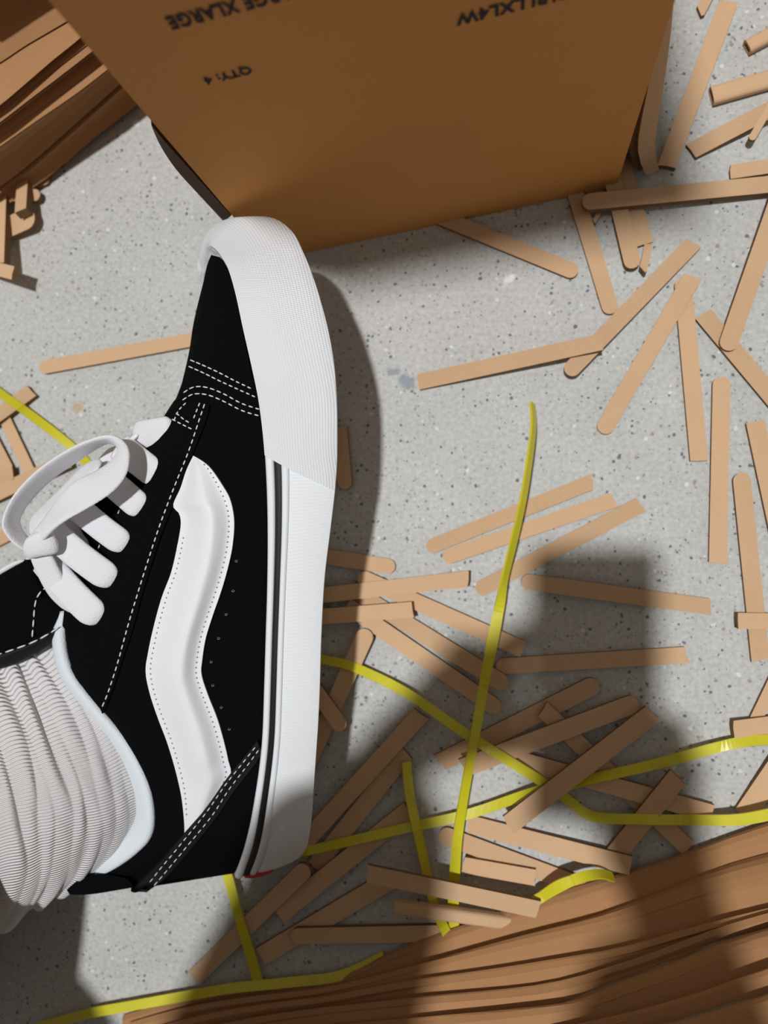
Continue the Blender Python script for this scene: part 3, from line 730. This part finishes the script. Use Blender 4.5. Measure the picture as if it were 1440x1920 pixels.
def band(name, i0, i1, t0, t1, off, mat, nn=4, under=.0008, label=None, step=1.0, fi=None, parent=None):
    """raised band on the sole wall; i0/i1 may be functions of t"""
    f0 = i0 if callable(i0) else (lambda t: i0); f1 = i1 if callable(i1) else (lambda t: i1)
    m = int((max(f1(0), f1(1))-min(f0(0), f0(1)))/step)+2; top, bot, uv = [], [], []
    for k in range(m):
        for j in range(nn+1):
            tt = j/nn; t = t0+(t1-t0)*tt; i = f0(tt)+(f1(tt)-f0(tt))*k/(m-1)
            o_ = off*(1 if 0 < j < nn else .55)
            if parent == 'round': o_ = off*math.sqrt(max(.02, 1-(2*tt-1)**2))
            top.append(wall(i, t, o_)); bot.append(wall(i, t, -under)); 
    c = nn+1; N = m*c; acc = [0]
    for k in range(1, m): acc.append(acc[-1]+(top[k*c+nn//2]-top[(k-1)*c+nn//2]).length)
    for k in range(m):
        for j in range(c): uv.append((acc[k], (top[k*c]-top[k*c+j]).length))
    faces = []
    for i in range(m-1):
        for j in range(nn):
            a = i*c+j; faces += [(a, a+1, a+c+1, a+c), (N+a, N+a+c, N+a+c+1, N+a+1)]
        for j in (0, nn): a = i*c+j; faces.append((a, a+c, N+a+c, N+a))
    for i in (0, m-1):
        for j in range(nn): a = i*c+j; faces.append((a, a+1, N+a+1, N+a))
    o = mesh_obj(name, top+bot, faces, mat, smooth=True, uvs=uv+uv); o.data.set_sharp_from_angle(angle=math.radians(50))
    if label: o['label'] = label
    return keep_world(o, shoe)
iA, iB = station(497, 852, 'F'), station(629, 918, 'S')
# toe bumper ends on a slanting line; its far end is round the inner side
band('toe_bumper', lambda t: iA+(iB-iA)*t**1.0, PER*25, 0.0, 1.0, .0020, M_BUMPER, nn=12, label='grained white toe bumper')
iH = 0
band('foxing_piping', iH, lambda t: iA+.6+(iB-iA)*.125*t, .0, .125, .0014, M_RUBBER_P, nn=6, parent='round', label='white rubber piping')
band('foxing_line', iH, lambda t: iA+.6+(iB-iA)*(.125+.1*t), .125, .225, .0006, M_STRIPE_BLACK, nn=3, label='thin black line round the sole')
band('foxing_piping', iH, lambda t: iA+.6+(iB-iA)*(.225+.11*t), .225, .335, .0012, M_RUBBER_P, nn=6, parent='round', label='white rubber piping')
hA, hB = station(466, 1575, 'F'), station(588, 1485, 'S')
band('heel_foxing', -6, lambda t: hA+(hB-hA)*t, .36, 1.0, .0008, M_RUBBER_P, nn=8, label='smooth white heel overlay')
band('heel_tab', -9, 3.5, .14, .60, .0022, M_RED, nn=4, label='red rubber heel tab seen edge-on')
# ---- panels of the upper
patch('toe_cap', [(398, 482), (384, 530), (366, 605), (357, 662), (343, 722), (338, 742)], [(426, 500), (446, 560), (466, 640), (482, 715), (492, 770), (498, 792)], lambda s, t: .0009, M_SUEDE, m=40, nn=14)
patch('eyestay', [(331, 752), (300, 800), (262, 862), (226, 925), (190, 985), (158, 1030), (134, 1090), (124, 1150), (122, 1195), (142, 1262), (193, 1330)],
      [(396, 757), (388, 790), (366, 845), (338, 920), (309, 990), (285, 1060), (268, 1115), (250, 1180), (232, 1235), (214, 1290), (195, 1337)], lambda s, t: .0014, M_SUEDE, m=60, nn=14)
patch('heel_counter', [(492, 1396), (470, 1425), (432, 1470), (395, 1520), (350, 1575), (300, 1628), (262, 1663)], [(494, 1404), (490, 1440), (480, 1490), (472, 1530), (462, 1575), (452, 1605), (444, 1634)], lambda s, t: .0010, M_SUEDE, m=40, nn=12)
patch('heel_piping', [(483, 1386), (461, 1414), (426, 1457), (392, 1505), (344, 1562), (296, 1616), (246, 1662)], [(493, 1408), (474, 1436), (442, 1477), (407, 1528), (360, 1585), (314, 1634), (276, 1664)], lambda s, t: .0030+.0008*math.sin(math.pi*min(1, t*2)), M_BLACKLEATHER, m=50, nn=8, label='smooth black leather strip across the heel')
# heel pull: the small black lip at the back of the collar
lip = [(125, 1668), (150, 1648), (178, 1640), (205, 1640), (240, 1648)]; lip2 = [(130, 1677), (155, 1678), (185, 1675), (215, 1670), (250, 1664)]
A, B = sp2(lip, 16), sp2(lip2, 16); vs, fs = [], []
for a, b in zip(A, B):
    vs += [pw(a.x, a.y, -.027), pw(b.x, b.y, -.029), pw(b.x, b.y, -.042), pw(a.x, a.y, -.042)]
for k in range(15):
    for j in range(4): a, b = 4*k+j, 4*k+(j+1) % 4; fs.append((a, b, b+4, a+4))
fs += [(0, 1, 2, 3), (63, 62, 61, 60)]
part(mesh_obj('heel_lip', vs, fs, M_SUEDE))
# wave stripe, padded with a ridge
SL = [(365, 855), (352, 882), (341, 915), (327, 948), (338, 963), (341, 985), (333, 1030), (322, 1075), (305, 1120), (291, 1170), (280, 1220), (275, 1258), (283, 1300), (298, 1345), (315, 1390), (330, 1440), (341, 1488), (346, 1530), (347, 1558), (344, 1584)]
SR = [(367, 856), (386, 868), (400, 882), (420, 912), (433, 937), (440, 975), (437, 1022), (428, 1065), (415, 1110), (401, 1150), (387, 1195), (380, 1238), (379, 1264), (391, 1302), (408, 1345), (421, 1390), (429, 1425), (433, 1450), (410, 1490), (380, 1540)]
def ridge(s, t):
    rd = .55+.12*math.sin(s*math.pi)          # where the ridge runs
    edge = .0016
    if t < .10: return edge
    if t > .90: return edge
    if t < rd: h = (t-.10)/(rd-.10)
    else: h = (.90-t)/(.90-rd)
    h = min(1, h*1.15); h = h*h*(3-2*h)*.35+h*.65
    fade = min(1, s*7, (1-s)*5)
    return edge+.0056*h*fade
stripe = patch('side_stripe', SL, SR, ridge, M_LEATHER, m=110, nn=24, label='padded white leather wave stripe')
def inset(P, Q, k, m=120):
    A, B = sp2(P, m), sp2(Q, m); return [(p.x+(q.x-p.x)*k, p.y+(q.y-p.y)*k) for p, q in zip(A, B)]
stitches(inset(SL, SR, .085)[26:112], 3.2, 6.5, M_GREYTHREAD, off=.0019, rad=.00022)
stitches(inset(SL, SR, .905)[4:108], 3.2, 6.5, M_GREYTHREAD, off=.0020, rad=.00022)
# seams
stitches([(361, 676), (385, 686), (415, 700), (445, 716), (478, 732)], 7.5, 4)
stitches([(358, 688), (385, 700), (415, 715), (445, 729), (482, 746)], 7.5, 4)
stitches([(348, 738), (366, 727), (390, 727), (420, 738), (455, 757), (488, 768)], 8.5, 4.5)
stitches([(346, 752), (366, 740), (392, 741), (422, 753), (455, 770), (490, 781)], 8.5, 4.5)
stitches([(387, 758), (376, 790), (356, 848), (330, 912), (302, 985), (277, 1060), (258, 1120), (240, 1180), (222, 1245), (204, 1300), (192, 1328)], 9.5, 4.5)
stitches([(378, 756), (366, 786)], 8, 4)
stitches([(326, 788), (344, 797), (363, 806)], 7, 4)
stitches([(334, 776), (348, 788), (364, 797)], 7, 4)
stitches([(352, 757), (338, 772), (330, 790)], 7, 4)
stitches([(486, 1402), (464, 1432), (432, 1474), (399, 1524), (352, 1580), (308, 1630), (284, 1655)], 8, 6, off=.0038, rad=.00022)
stitches([(480, 1396), (458, 1424), (425, 1466), (390, 1516), (344, 1572), (300, 1622), (274, 1652)], 8, 6, off=.0042, rad=.00022)
for y0, x0, y1, x1 in ((874, 272, 895, 264), (944, 232, 965, 224), (1022, 190, 1040, 184)):
    stitches([(x0, y0), ((x0+x1)/2, (y0+y1)/2), (x1, y1)], 9, 4)
# perforations
verts, faces = [], []
for (x, y) in ((437, 1108), (424, 1152), (410, 1197), (396, 1241), (399, 1285), (415, 1326), (430, 1367), (443, 1052)):
    c0 = surf(x, y, .0003); r = ray(x, y).normalized(); s1 = r.cross(Vector((0, 0, 1))).normalized(); s2 = r.cross(s1); b0 = len(verts); rr = .00055
    verts += [c0+s1*rr*math.cos(a*math.pi/4)+s2*rr*1.25*math.sin(a*math.pi/4) for a in range(8)]+[c0+r*.0008]
    faces += [(b0+a, b0+(a+1) % 8, b0+8) for a in range(8)]
o = part(mesh_obj('perforations', verts, faces, M_EYELET)); o['kind'] = 'stuff'; o['label'] = 'row of tiny vent holes'
# ---- ribbons: collar lining, laces, tongue edge
def ribbon(name, ea, eb, mat, m=40, thick=.003, label=None, S=14, ends=(True, True), parent=None, flat=.75):
    """soft band between two edges given as (px, py, w)"""
    A, B = sp2(ea, m), sp2(eb, m)
    A = [pw(p.x, p.y, p.z) for p in A]; B = [pw(p.x, p.y, p.z) for p in B]; rows = []
    for k in range(m):
        ctr = A[k].lerp(B[k], .5); hv = (B[k]-A[k])*.5
        tg = ((A[min(k+1, m-1)]+B[min(k+1, m-1)])-(A[max(k-1, 0)]+B[max(k-1, 0)])).normalized()
        nv = tg.cross(hv.normalized()).normalized(); f = 1
        if ends[0] and k < 6: f = min(f, math.sqrt(1-(1-(k+.15)/6)**2))
        if ends[1] and m-1-k < 6: f = min(f, math.sqrt(1-(1-(m-1-k+.15)/6)**2))
        rows.append([ctr+hv*f*math.copysign(abs(math.cos(q))**flat, math.cos(q))+nv*thick*(.4+.6*f)*math.copysign(abs(math.sin(q))**flat, math.sin(q)) for q in [2*math.pi*j/S for j in range(S)]])
    o = grid(name, rows, mat, closed_v=True)
    if label: o['label'] = label
    o = keep_world(o, shoe)
    if parent: o.parent = parent; o.matrix_parent_inverse = Matrix.Identity(4)
    return o
ribbon('collar_lining', [(128, 1146, -.033), (119, 1195, -.028), (135, 1262, -.024), (190, 1334, -.0195), (240, 1395, -.0165), (276, 1467, -.0140), (287, 1530, -.0135), (281, 1572, -.016), (253, 1603, -.021), (216, 1630, -.027), (190, 1648, -.033)],
       [(112, 1152, -.038), (104, 1200, -.036), (118, 1265, -.033), (160, 1322, -.029), (212, 1388, -.027), (248, 1462, -.025), (259, 1516, -.025), (246, 1553, -.026), (224, 1578, -.028), (190, 1608, -.031), (172, 1634, -.035)],
       M_LINING, m=70, thick=.0028, label='white padded collar lining', ends=(False, True))
laces = part(bpy.data.objects.new('laces', None)); COL.objects.link(laces); laces['label'] = 'white flat cotton laces tied in a bow'
def lace_row(x0, y0, x1, y1, w, w0, w1, bend=0, ends=(False, True)):
    d = Vector((x1-x0, y1-y0)); nrm = Vector((-d.y, d.x)).normalized()*(w/2); ea, eb = [], []
    Ln = d.length
    for t in (0, .25, .5, .75, .9, 1.0):
        p = Vector((x0, y0))+d*t+nrm/(w/2)*bend*math.sin(math.pi*t)
        ww = w0+(w1-w0)*t+.0035*math.sin(math.pi*min(1, t*.95+.05)) - (.002 if t == 1 else 0)
        ea.append((p.x-nrm.x, p.y-nrm.y, ww)); eb.append((p.x+nrm.x, p.y+nrm.y, ww))
    return ribbon('lace_row', ea, eb, M_LACE, m=30, thick=.0019, ends=(x0 == 252, True), parent=laces, S=16)
for a in ((252, 818, 328, 806, 56, -.036, -.0245), (225, 838, 299, 895, 54, -.033, -.019), (185, 884, 271, 958, 52, -.031, -.0165), (130, 938, 241, 1026, 50, -.029, -.0145, 3), (86, 986, 218, 1092, 55, -.027, -.013, 5), (84, 1052, 190, 1164, 57, -.028, -.0125, 4)):
    lace_row(*a)
# hidden crossings under the rows
ribbon('lace_row', [(240, 835, -.040), (200, 900, -.037), (150, 985, -.033), (195, 1040, -.023)], [(205, 830, -.043), (165, 890, -.041), (110, 975, -.038), (172, 1052, -.026)], M_LACE, m=30, thick=.0016, parent=laces)
# bow: back strand of the loop, its turn, the front strand, and the hanging end
ribbon('bow_loop', [(75, 1035, -.024), (40, 1030, -.020), (10, 1000, -.018), (5, 975, -.018), (24, 932, -.018), (68, 884, -.018), (130, 842, -.018), (185, 820, -.017), (216, 818, -.014), (238, 834, -.008), (243, 860, -.004), (236, 892, -.001), (212, 922, .001), (170, 950, .002), (120, 978, .001), (92, 1002, -.004), (78, 1022, -.010), (66, 1034, -.016)],
       [(78, 1018, -.030), (55, 1010, -.030), (38, 985, -.032), (40, 965, -.033), (58, 938, -.034), (98, 898, -.034), (150, 862, -.032), (186, 838, -.030), (208, 830, -.026), (222, 838, -.020), (224, 850, -.014), (206, 868, -.010), (178, 884, -.008), (140, 902, -.007), (112, 930, -.009), (86, 968, -.012), (62, 998, -.015), (48, 1016, -.020)],
       M_LACE, m=110, thick=.0013, parent=laces, ends=(False, True), S=14)
ribbon('bow_loop', [(66, 1012, -.024), (76, 985, -.022), (100, 962, -.020), (130, 940, -.019), (160, 905, -.018), (196, 870, -.018)], [(52, 995, -.034), (62, 968, -.034), (90, 940, -.034), (118, 912, -.034), (150, 880, -.034), (182, 856, -.034)], M_LACE, m=40, thick=.0012, parent=laces)
ribbon('bow_knot', [(46, 1016, -.015), (62, 1000, -.011), (86, 992, -.010), (104, 1000, -.012)], [(56, 1050, -.018), (74, 1044, -.013), (96, 1040, -.012), (112, 1036, -.014)], M_LACE, m=30, thick=.0035, parent=laces)
ribbon('lace_end', [(52, 1030, -.018), (68, 1072, -.020), (94, 1118, -.022), (130, 1150, -.024)], [(92, 1030, -.016), (112, 1068, -.018), (128, 1102, -.020), (146, 1146, -.023)], M_LACE, m=40, thick=.0018, parent=laces)
ribbon('lace_end', [(228, 850, -.034), (244, 832, -.033), (258, 820, -.033)], [(240, 862, -.034), (256, 846, -.033), (270, 832, -.033)], M_LACE, m=20, thick=.0014, parent=laces)
o = ribbon('lace_tip', [(236, 828, -.031), (250, 816, -.030), (257, 811, -.030)], [(241, 835, -.031), (255, 823, -.030), (262, 818, -.030)], M_AGLET, m=16, thick=.0010, parent=laces); o['label'] = 'white plastic lace tip'
# tongue
TU = [(-120, 1150), (-50, 1105), (0, 1074), (36, 1056), (58, 1048), (72, 1075), (92, 1110), (132, 1150)]; TL = [(-120, 1300), (-60, 1266), (0, 1250), (28, 1240), (58, 1225), (88, 1208), (108, 1194), (126, 1178)]
def slab(name, U, L, w0, bulge, thick, mat, m=30, nn=10, edge=0.0):
    A, B = sp2(U, m), sp2(L, m); top, bot = [], []
    for i in range(m):
        for j in range(nn+1):
            t = j/nn; p = A[i].lerp(B[i], t); w = w0+bulge*math.sin(math.pi*t)**.6+(edge if t > .85 else 0)
            top.append(pw(p.x, p.y, w)); bot.append(pw(p.x, p.y, w0-thick))
    c = nn+1; N = m*c; faces = []
    for i in range(m-1):
        for j in range(nn): a = i*c+j; faces += [(a, a+1, a+c+1, a+c), (N+a, N+a+c, N+a+c+1, N+a+1)]
        for j in (0, nn): a = i*c+j; faces.append((a, a+c, N+a+c, N+a))
    for i in (0, m-1):
        for j in range(nn): a = i*c+j; faces.append((a, a+1, N+a+1, N+a))
    return part(mesh_obj(name, top+bot, faces, mat, smooth=True))
tongue = slab('tongue', TU, TL, -.037, .005, .006, M_SUEDE); tongue['label'] = 'padded black tongue'
ribbon('tongue_binding', [(-120, 1274, -.030), (-60, 1240, -.030), (0, 1226, -.030), (28, 1216, -.030), (58, 1204, -.030), (88, 1188, -.030), (118, 1170, -.030)], [(-120, 1302, -.036), (-60, 1268, -.036), (0, 1252, -.036), (30, 1242, -.036), (60, 1227, -.036), (92, 1208, -.036), (124, 1182, -.036)], M_BLACKLEATHER, m=40, thick=.002, label='rolled black edge of the tongue')
ribbon('tongue_lining', [(-120, 1146, -.036), (-50, 1100, -.036), (0, 1069, -.036), (30, 1053, -.036), (48, 1047, -.036)], [(-118, 1160, -.040), (-48, 1114, -.040), (2, 1082, -.040), (32, 1062, -.040), (48, 1054, -.040)], M_LACE, m=30, thick=.0012, label='white edge of the tongue')
o = slab('tongue', [(66, 1052), (84, 1032), (122, 990), (166, 940), (206, 894), (240, 852), (286, 806)], [(130, 1110), (150, 1060), (190, 1000), (226, 950), (256, 905), (285, 862), (316, 806)], -.0452, .0015, .004, M_SUEDE); o['label'] = 'black tongue under the laces'
def free_stitch(path, dash, gap, w, rad=.0004):
    pts = sp2(path, 200); tot = sum((b-a).length for a, b in zip(pts, pts[1:])); n_ = int(tot/(dash+gap)); verts, faces = [], []
    for k in range(n_):
        i0 = int(199*k/n_); i1 = int(199*(k+dash/(dash+gap))/n_); A, B = pw(pts[i0].x, pts[i0].y, w), pw(pts[i1].x, pts[i1].y, w)
        tg = (B-A).normalized(); r = ray(pts[i0].x, pts[i0].y).normalized(); sd = tg.cross(r).normalized(); b0 = len(verts)
        for q, kk in ((A, .45), (A.lerp(B, .25), 1), (A.lerp(B, .75), 1), (B, .45)):
            verts.extend(q+sd*rad*kk*math.cos(g*math.pi/3)-r*rad*kk*math.sin(g*math.pi/3) for g in range(6))
        for i in range(3):
            for j in range(6): faces.append((b0+i*6+j, b0+i*6+(j+1) % 6, b0+(i+1)*6+(j+1) % 6, b0+(i+1)*6+j))
        faces += [tuple(b0+j for j in range(6))[::-1], tuple(b0+18+j for j in range(6))]
    o = part(mesh_obj('stitching', verts, faces, M_THREAD, smooth=True)); o['kind'] = 'stuff'
free_stitch([(-80, 1250), (0, 1226), (30, 1216), (62, 1204), (92, 1188), (116, 1172)], 17, 6, -.0275)
free_stitch([(92, 1098), (74, 1112), (66, 1132), (63, 1165), (60, 1200)], 13, 5, -.0312)
# ------------------------------------------------------------------ the wearer: sock and leg
person = thing('person', 'person in white ribbed slouch socks and dark trousers, one foot raised', 'person', at_d(-150, 1560, D0+.05))
RG = [(185, 1235, 300, 1470, 235, 1600, -.040, -.032, -.042), (112, 1185, 254, 1478, 172, 1630, -.046, -.022, -.046), (80, 1212, 208, 1500, 146, 1655, -.046, -.014, -.046), (40, 1232, 155, 1515, 104, 1682, -.046, -.009, -.046),
      (0, 1246, 103, 1530, 60, 1704, -.046, -.006, -.046), (-45, 1262, 50, 1545, 10, 1740, -.046, -.005, -.046), (-95, 1280, -5, 1560, -45, 1762, -.046, -.005, -.046), (-210, 1370, -105, 1640, -115, 1850, -.046, -.005, -.046), (-360, 1490, -230, 1760, -190, 1990, -.046, -.005, -.046)]
S1 = spline([r[0:3] for r in RG], 26); S2 = spline([r[3:6] for r in RG], 26); S3 = spline([r[6:9] for r in RG], 26)
NTH = 120; rows = []; uvs = []
FOLDS = ((1.0, .55, .0008), (1.62, .34, .0022), (2.12, .30, .0012), (2.66, .36, .0036), (3.18, .30, .0014), (3.75, .42, .0044), (4.30, .26, .0016), (4.85, .44, .0042), (5.6, .46, .0036), (6.4, .5, .004), (7.2, .5, .004))
def fold(a, ph):
    """height of the slouch folds along the sock: uneven rounded ridges with sharp valleys"""
    h = 0
    for q, (c_, wd_, ht) in enumerate(FOLDS):
        x = (a-c_-.10*math.sin(1.7*ph+q*2.4)-.05*math.sin(4.3*ph+q))/(wd_*(1+.25*math.sin(2.3*ph+q*1.9)))
        if abs(x) < 1: h = max(h, ht*(.72+.42*math.sin(1.6*ph+q*2.9))*(1-x*x)**1.1)
    return h
for k in range(len(S1)):
    a = k/26; U = Vector((S1[k].x, S1[k].y)); Mx = Vector((S1[k].z, S2[k].x)); V = Vector((S2[k].y, S2[k].z)); wU, wM, wV = S3[k]
    Bz = Mx*2-(U+V)*.5; row = []; cx = (U+V)*.5
    for j in range(NTH):
        ph = 2*math.pi*j/NTH; t = ph/math.pi if ph <= math.pi else 2-ph/math.pi
        t2 = t-.0
        p = U*(1-t2)**2+Bz*2*t2*(1-t2)+V*t2*t2
        wob = .35*math.sin(3*ph+a*1.3)+.2*math.sin(5*ph-a*2.1)
        f = fold(a, ph)+.0003*math.sin(9*ph+3*a)*math.sin(5*a)
        s = abs(math.sin(ph))
        base = wU+(wV-wU)*t
        if ph <= math.pi: w = base+(wM-base)*s**.75
        else: w = base-.044*s**.75
        outp = (p-(cx*.75+Mx*.25)); L_ = outp.length
        if L_ > 1: p = p+outp/L_*f*F_/D0*.75*(1-s*.55)
        row.append(pw(p.x, p.y, w+f*s*(1 if ph <= math.pi else -1)))
        uvs.append((t*.0021*round(.17/.0021)*1.0 if ph <= math.pi else (2-t)*.0021*80, a*.01))
    rows.append(row)
sock = grid('sock', rows, M_SOCK, closed_v=True, uvs=uvs); sock['label'] = 'white ribbed knit sock, slouched in folds'
keep_world(sock, person)
# ------------------------------------------------------------------ the rest of the wearer, behind the lens: body, clothes, telephone
def cpt(x, y, z):
    v = Vector((x, y, z)); return C0+Vector((v.dot(ex), v.dot(ey), v.dot(ez)))
def skin(name, nodes_, edges, mat, sub=2, root=0):
    """one continuous surface grown over a skeleton: nodes_ = [(point, rx, ry)]"""
    me = bpy.data.meshes.new(name); me.from_pydata([tuple(p) for p, *_ in nodes_], edges, [])
    ob = bpy.data.objects.new(name, me); COL.objects.link(ob)
    ob.modifiers.new('skin', 'SKIN').use_smooth_shade = True
    sv = me.skin_vertices[0].data if me.skin_vertices else None
    if sv is None:
        bm = bmesh.new(); bm.from_mesh(me); bm.verts.layers.skin.verify(); bm.to_mesh(me); bm.free(); sv = me.skin_vertices[0].data
    for k, (p, rx, ry) in enumerate(nodes_): sv[k].radius = (rx, ry); sv[k].use_root = (k == root)
    ss = ob.modifiers.new('sub', 'SUBSURF'); ss.levels = ss.render_levels = sub
    bpy.context.view_layer.update()
    m2 = bpy.data.meshes.new_from_object(ob.evaluated_get(bpy.context.evaluated_depsgraph_get()))
    bpy.data.objects.remove(ob); m2.materials.clear(); m2.materials.append(mat)
    for p in m2.polygons: p.use_smooth = True
    o = bpy.data.objects.new(name, m2); COL.objects.link(o); return o
M_SKIN = simple('skin', (.52, .30, .21), .55, .05, 300)
M_JACKET = simple('dark_jacket_cloth', (.035, .038, .045), .9, .3, 700)
M_TROUSER = simple('dark_trouser_cloth', (.03, .032, .04), .9, .3, 700)
M_PHONE = simple('black_glass', (.01, .01, .012), .15, spec=.5)
# telephone: a slab just behind the lens, parallel to the picture
phone = thing('telephone', 'black mobile telephone held flat above the floor by both hands', 'phone', cpt(.024, -.068, .008))
def rbox(x0, x1, y0, y1, z0, z1, r=.009):
    out = []
    for cx, cy, a0 in ((x1-r, y1-r, 0), (x0+r, y1-r, 90), (x0+r, y0+r, 180), (x1-r, y0+r, 270)):
        for k in range(6):
            a = math.radians(a0+k*18); out.append((cx+r*math.cos(a), cy+r*math.sin(a)))
    N = len(out); V = [cpt(x, y, z0) for x, y in out]+[cpt(x, y, z1) for x, y in out]
    return V, [tuple(range(N)), tuple(range(N, 2*N))[::-1]]+[(k, (k+1) % N, N+(k+1) % N, N+k) for k in range(N)]
V, Fc = rbox(-.014, .054, -.140, .006, .004, .0115, .005); keep_world(mesh_obj('case', V, Fc, M_PHONE), phone)
V, Fc = rbox(-.012, .052, -.138, .004, .0115, .012, .004); keep_world(mesh_obj('display', V, Fc, M_PHONE), phone)
# body: pelvis, trunk, neck, head, arms, both hands, both legs in one skin
ND, ED = [], []
def add(p, r, prev=None, ry=None):
    ND.append((Vector(p), r, ry or r)); 
    if prev is not None: ED.append((prev, len(ND)-1))
    return len(ND)-1
pel = add((-.06, -.62, .24), .13, ry=.11)
bel = add((-.05, -.60, .36), .12, pel, .10); che = add((-.03, -.50, .52), .14, bel, .11); sho = add((-.02, -.47, .64), .11, che, .09)
nec = add((-.02, -.46, .72), .05, sho); hd0 = add((-.02, -.46, .78), .072, nec); hd1 = add((-.02, -.44, .86), .078, hd0, .088); hd2 = add((-.02, -.445, .93), .05, hd1)
nz_ = add((-.02, -.365, .845), .014, hd1)
for sx in (-1, 1): add((-.02+sx*.076, -.445, .85), .014, hd1)
def arm(sgn, sh, el, wr, palm, kn):
    a = add(sh, .055, sho); b = add(el, .042, a); c = add(wr, .027, b, .022); d = add(palm, .036, c, .016); k = add(kn, .038, d, .013)
    return c, d, k
lw_, lp_, lk_ = arm(-1, (-.20, -.47, .62), (-.155, -.30, .41), cpt(-.098, -.112, .020), cpt(-.056, -.080, .018), cpt(-.030, -.062, .014))
rw_, rp_, rk_ = arm(1, (.16, -.47, .62), (.135, -.36, .41), cpt(.052, -.172, .024), cpt(.048, -.138, .022), cpt(.036, -.112, .020))
def fing(root, pts, r):
    q = root
    for i, p in enumerate(pts): q = add(cpt(*p), r*(1-.10*i), q)
# left hand round the long edge: fingers under the back of the telephone, thumb over its screen
for i, (y0, L_) in enumerate(((-.050, .95), (-.067, 1.06), (-.084, 1.0), (-.100, .82))):
    fing(lp_ if i > 1 else lk_, [(-.028, y0, .006), (-.028+.018*L_, y0+.002, -.006), (-.028+.044*L_, y0+.003, -.007), (-.028+.058*L_, y0+.003, -.005)], .0082)
fing(lp_, [(-.045, -.055, .026), (-.022, -.040, .024), (0, -.034, .021)], .0095)
# right hand round the lower end, thumb on the screen
for i, (y0, L_) in enumerate(((-.090, .95), (-.107, 1.05), (-.124, 1.0), (-.139, .8))):
    fing(rp_ if i > 1 else rk_, [(.066, y0, .010), (.066-.016*L_, y0+.002, -.006), (.066-.040*L_, y0+.003, -.007), (.066-.054*L_, y0+.003, -.005)], .0082)
fing(rp_, [(.040, -.105, .026), (.030, -.088, .023), (.020, -.076, .021)], .0095)
ank = at_d(170, 1440, .39); kneeL = Vector((-.335, -.325, .30)); hipL = (-.16, -.60, .22)
h = add(hipL, .095, pel); k = add(kneeL, .062, h); s_ = add((-.29, -.215, .13), .040, k); a_ = add(at_d(0, 1480, .410), .022, s_); f_ = add(at_d(260, 1430, .412), .020, a_); f2 = add(at_d(400, 1000, .392), .017, f_); add(at_d(450, 680, .382), .011, f2)
h = add((.06, -.60, .22), .095, pel); k = add((.29, -.40, .34), .062, h); s_ = add((.31, -.44, .20), .052, k); a_ = add((.32, -.50, .07), .036, s_); add((.33, -.40, .03), .030, a_)
body = keep_world(skin('body', ND, ED, M_SKIN), person)
def sub(idx_pts, name, mat, grow):
    return None
# unseen clothes on the body; sleeves, belly and trouser legs widened for their shadows
TN = [((-.06, -.62, .24), .165, .150), ((-.06, -.48, .36), .250, .16), ((-.03, -.50, .52), .190, .165), ((-.02, -.47, .65), .165, .150),
      ((-.20, -.47, .625), .085, .085), ((-.155, -.30, .41), .090, .080), (cpt(-.092, -.106, .020), .062, .044), ((.16, -.47, .625), .085, .085), ((.070, -.35, .41), .150, .090), (cpt(.026, -.170, .026), .105, .040)]
keep_world(skin('jacket', TN, [(0, 1), (1, 2), (2, 3), (3, 4), (4, 5), (5, 6), (3, 7), (7, 8), (8, 9)], M_JACKET), person)
PN = [((-.06, -.625, .22), .165, .150), (hipL, .125, .125), (kneeL, .105, .105), ((-.308, -.262, .20), .078, .074), ((.06, -.60, .22), .125, .125), ((.29, -.42, .34), .092, .092), ((.31, -.45, .20), .078, .078), ((.32, -.50, .09), .065, .065)]
keep_world(skin('trousers', PN, [(0, 1), (1, 2), (2, 3), (0, 4), (4, 5), (5, 6), (6, 7)], M_TROUSER), person)

M_HAIR = simple('dark_hair', (.02, .014, .01), .8, .4, 300)
keep_world(skin('hair', [((-.02, -.49, .80), .070, .060), ((-.02, -.475, .88), .088, .085), ((-.02, -.455, .945), .066, .066)], [(0, 1), (1, 2)], M_HAIR), person)
for sx in (-1, 1):
    bm = bmesh.new(); bmesh.ops.create_uvsphere(bm, u_segments=10, v_segments=8, radius=.012); me = bpy.data.meshes.new('eye'); bm.to_mesh(me); bm.free(); me.materials.append(M_LINING)
    eo = bpy.data.objects.new('eye', me); COL.objects.link(eo); eo.location = (-.02+sx*.030, -.371, .868); keep_world(eo, person)
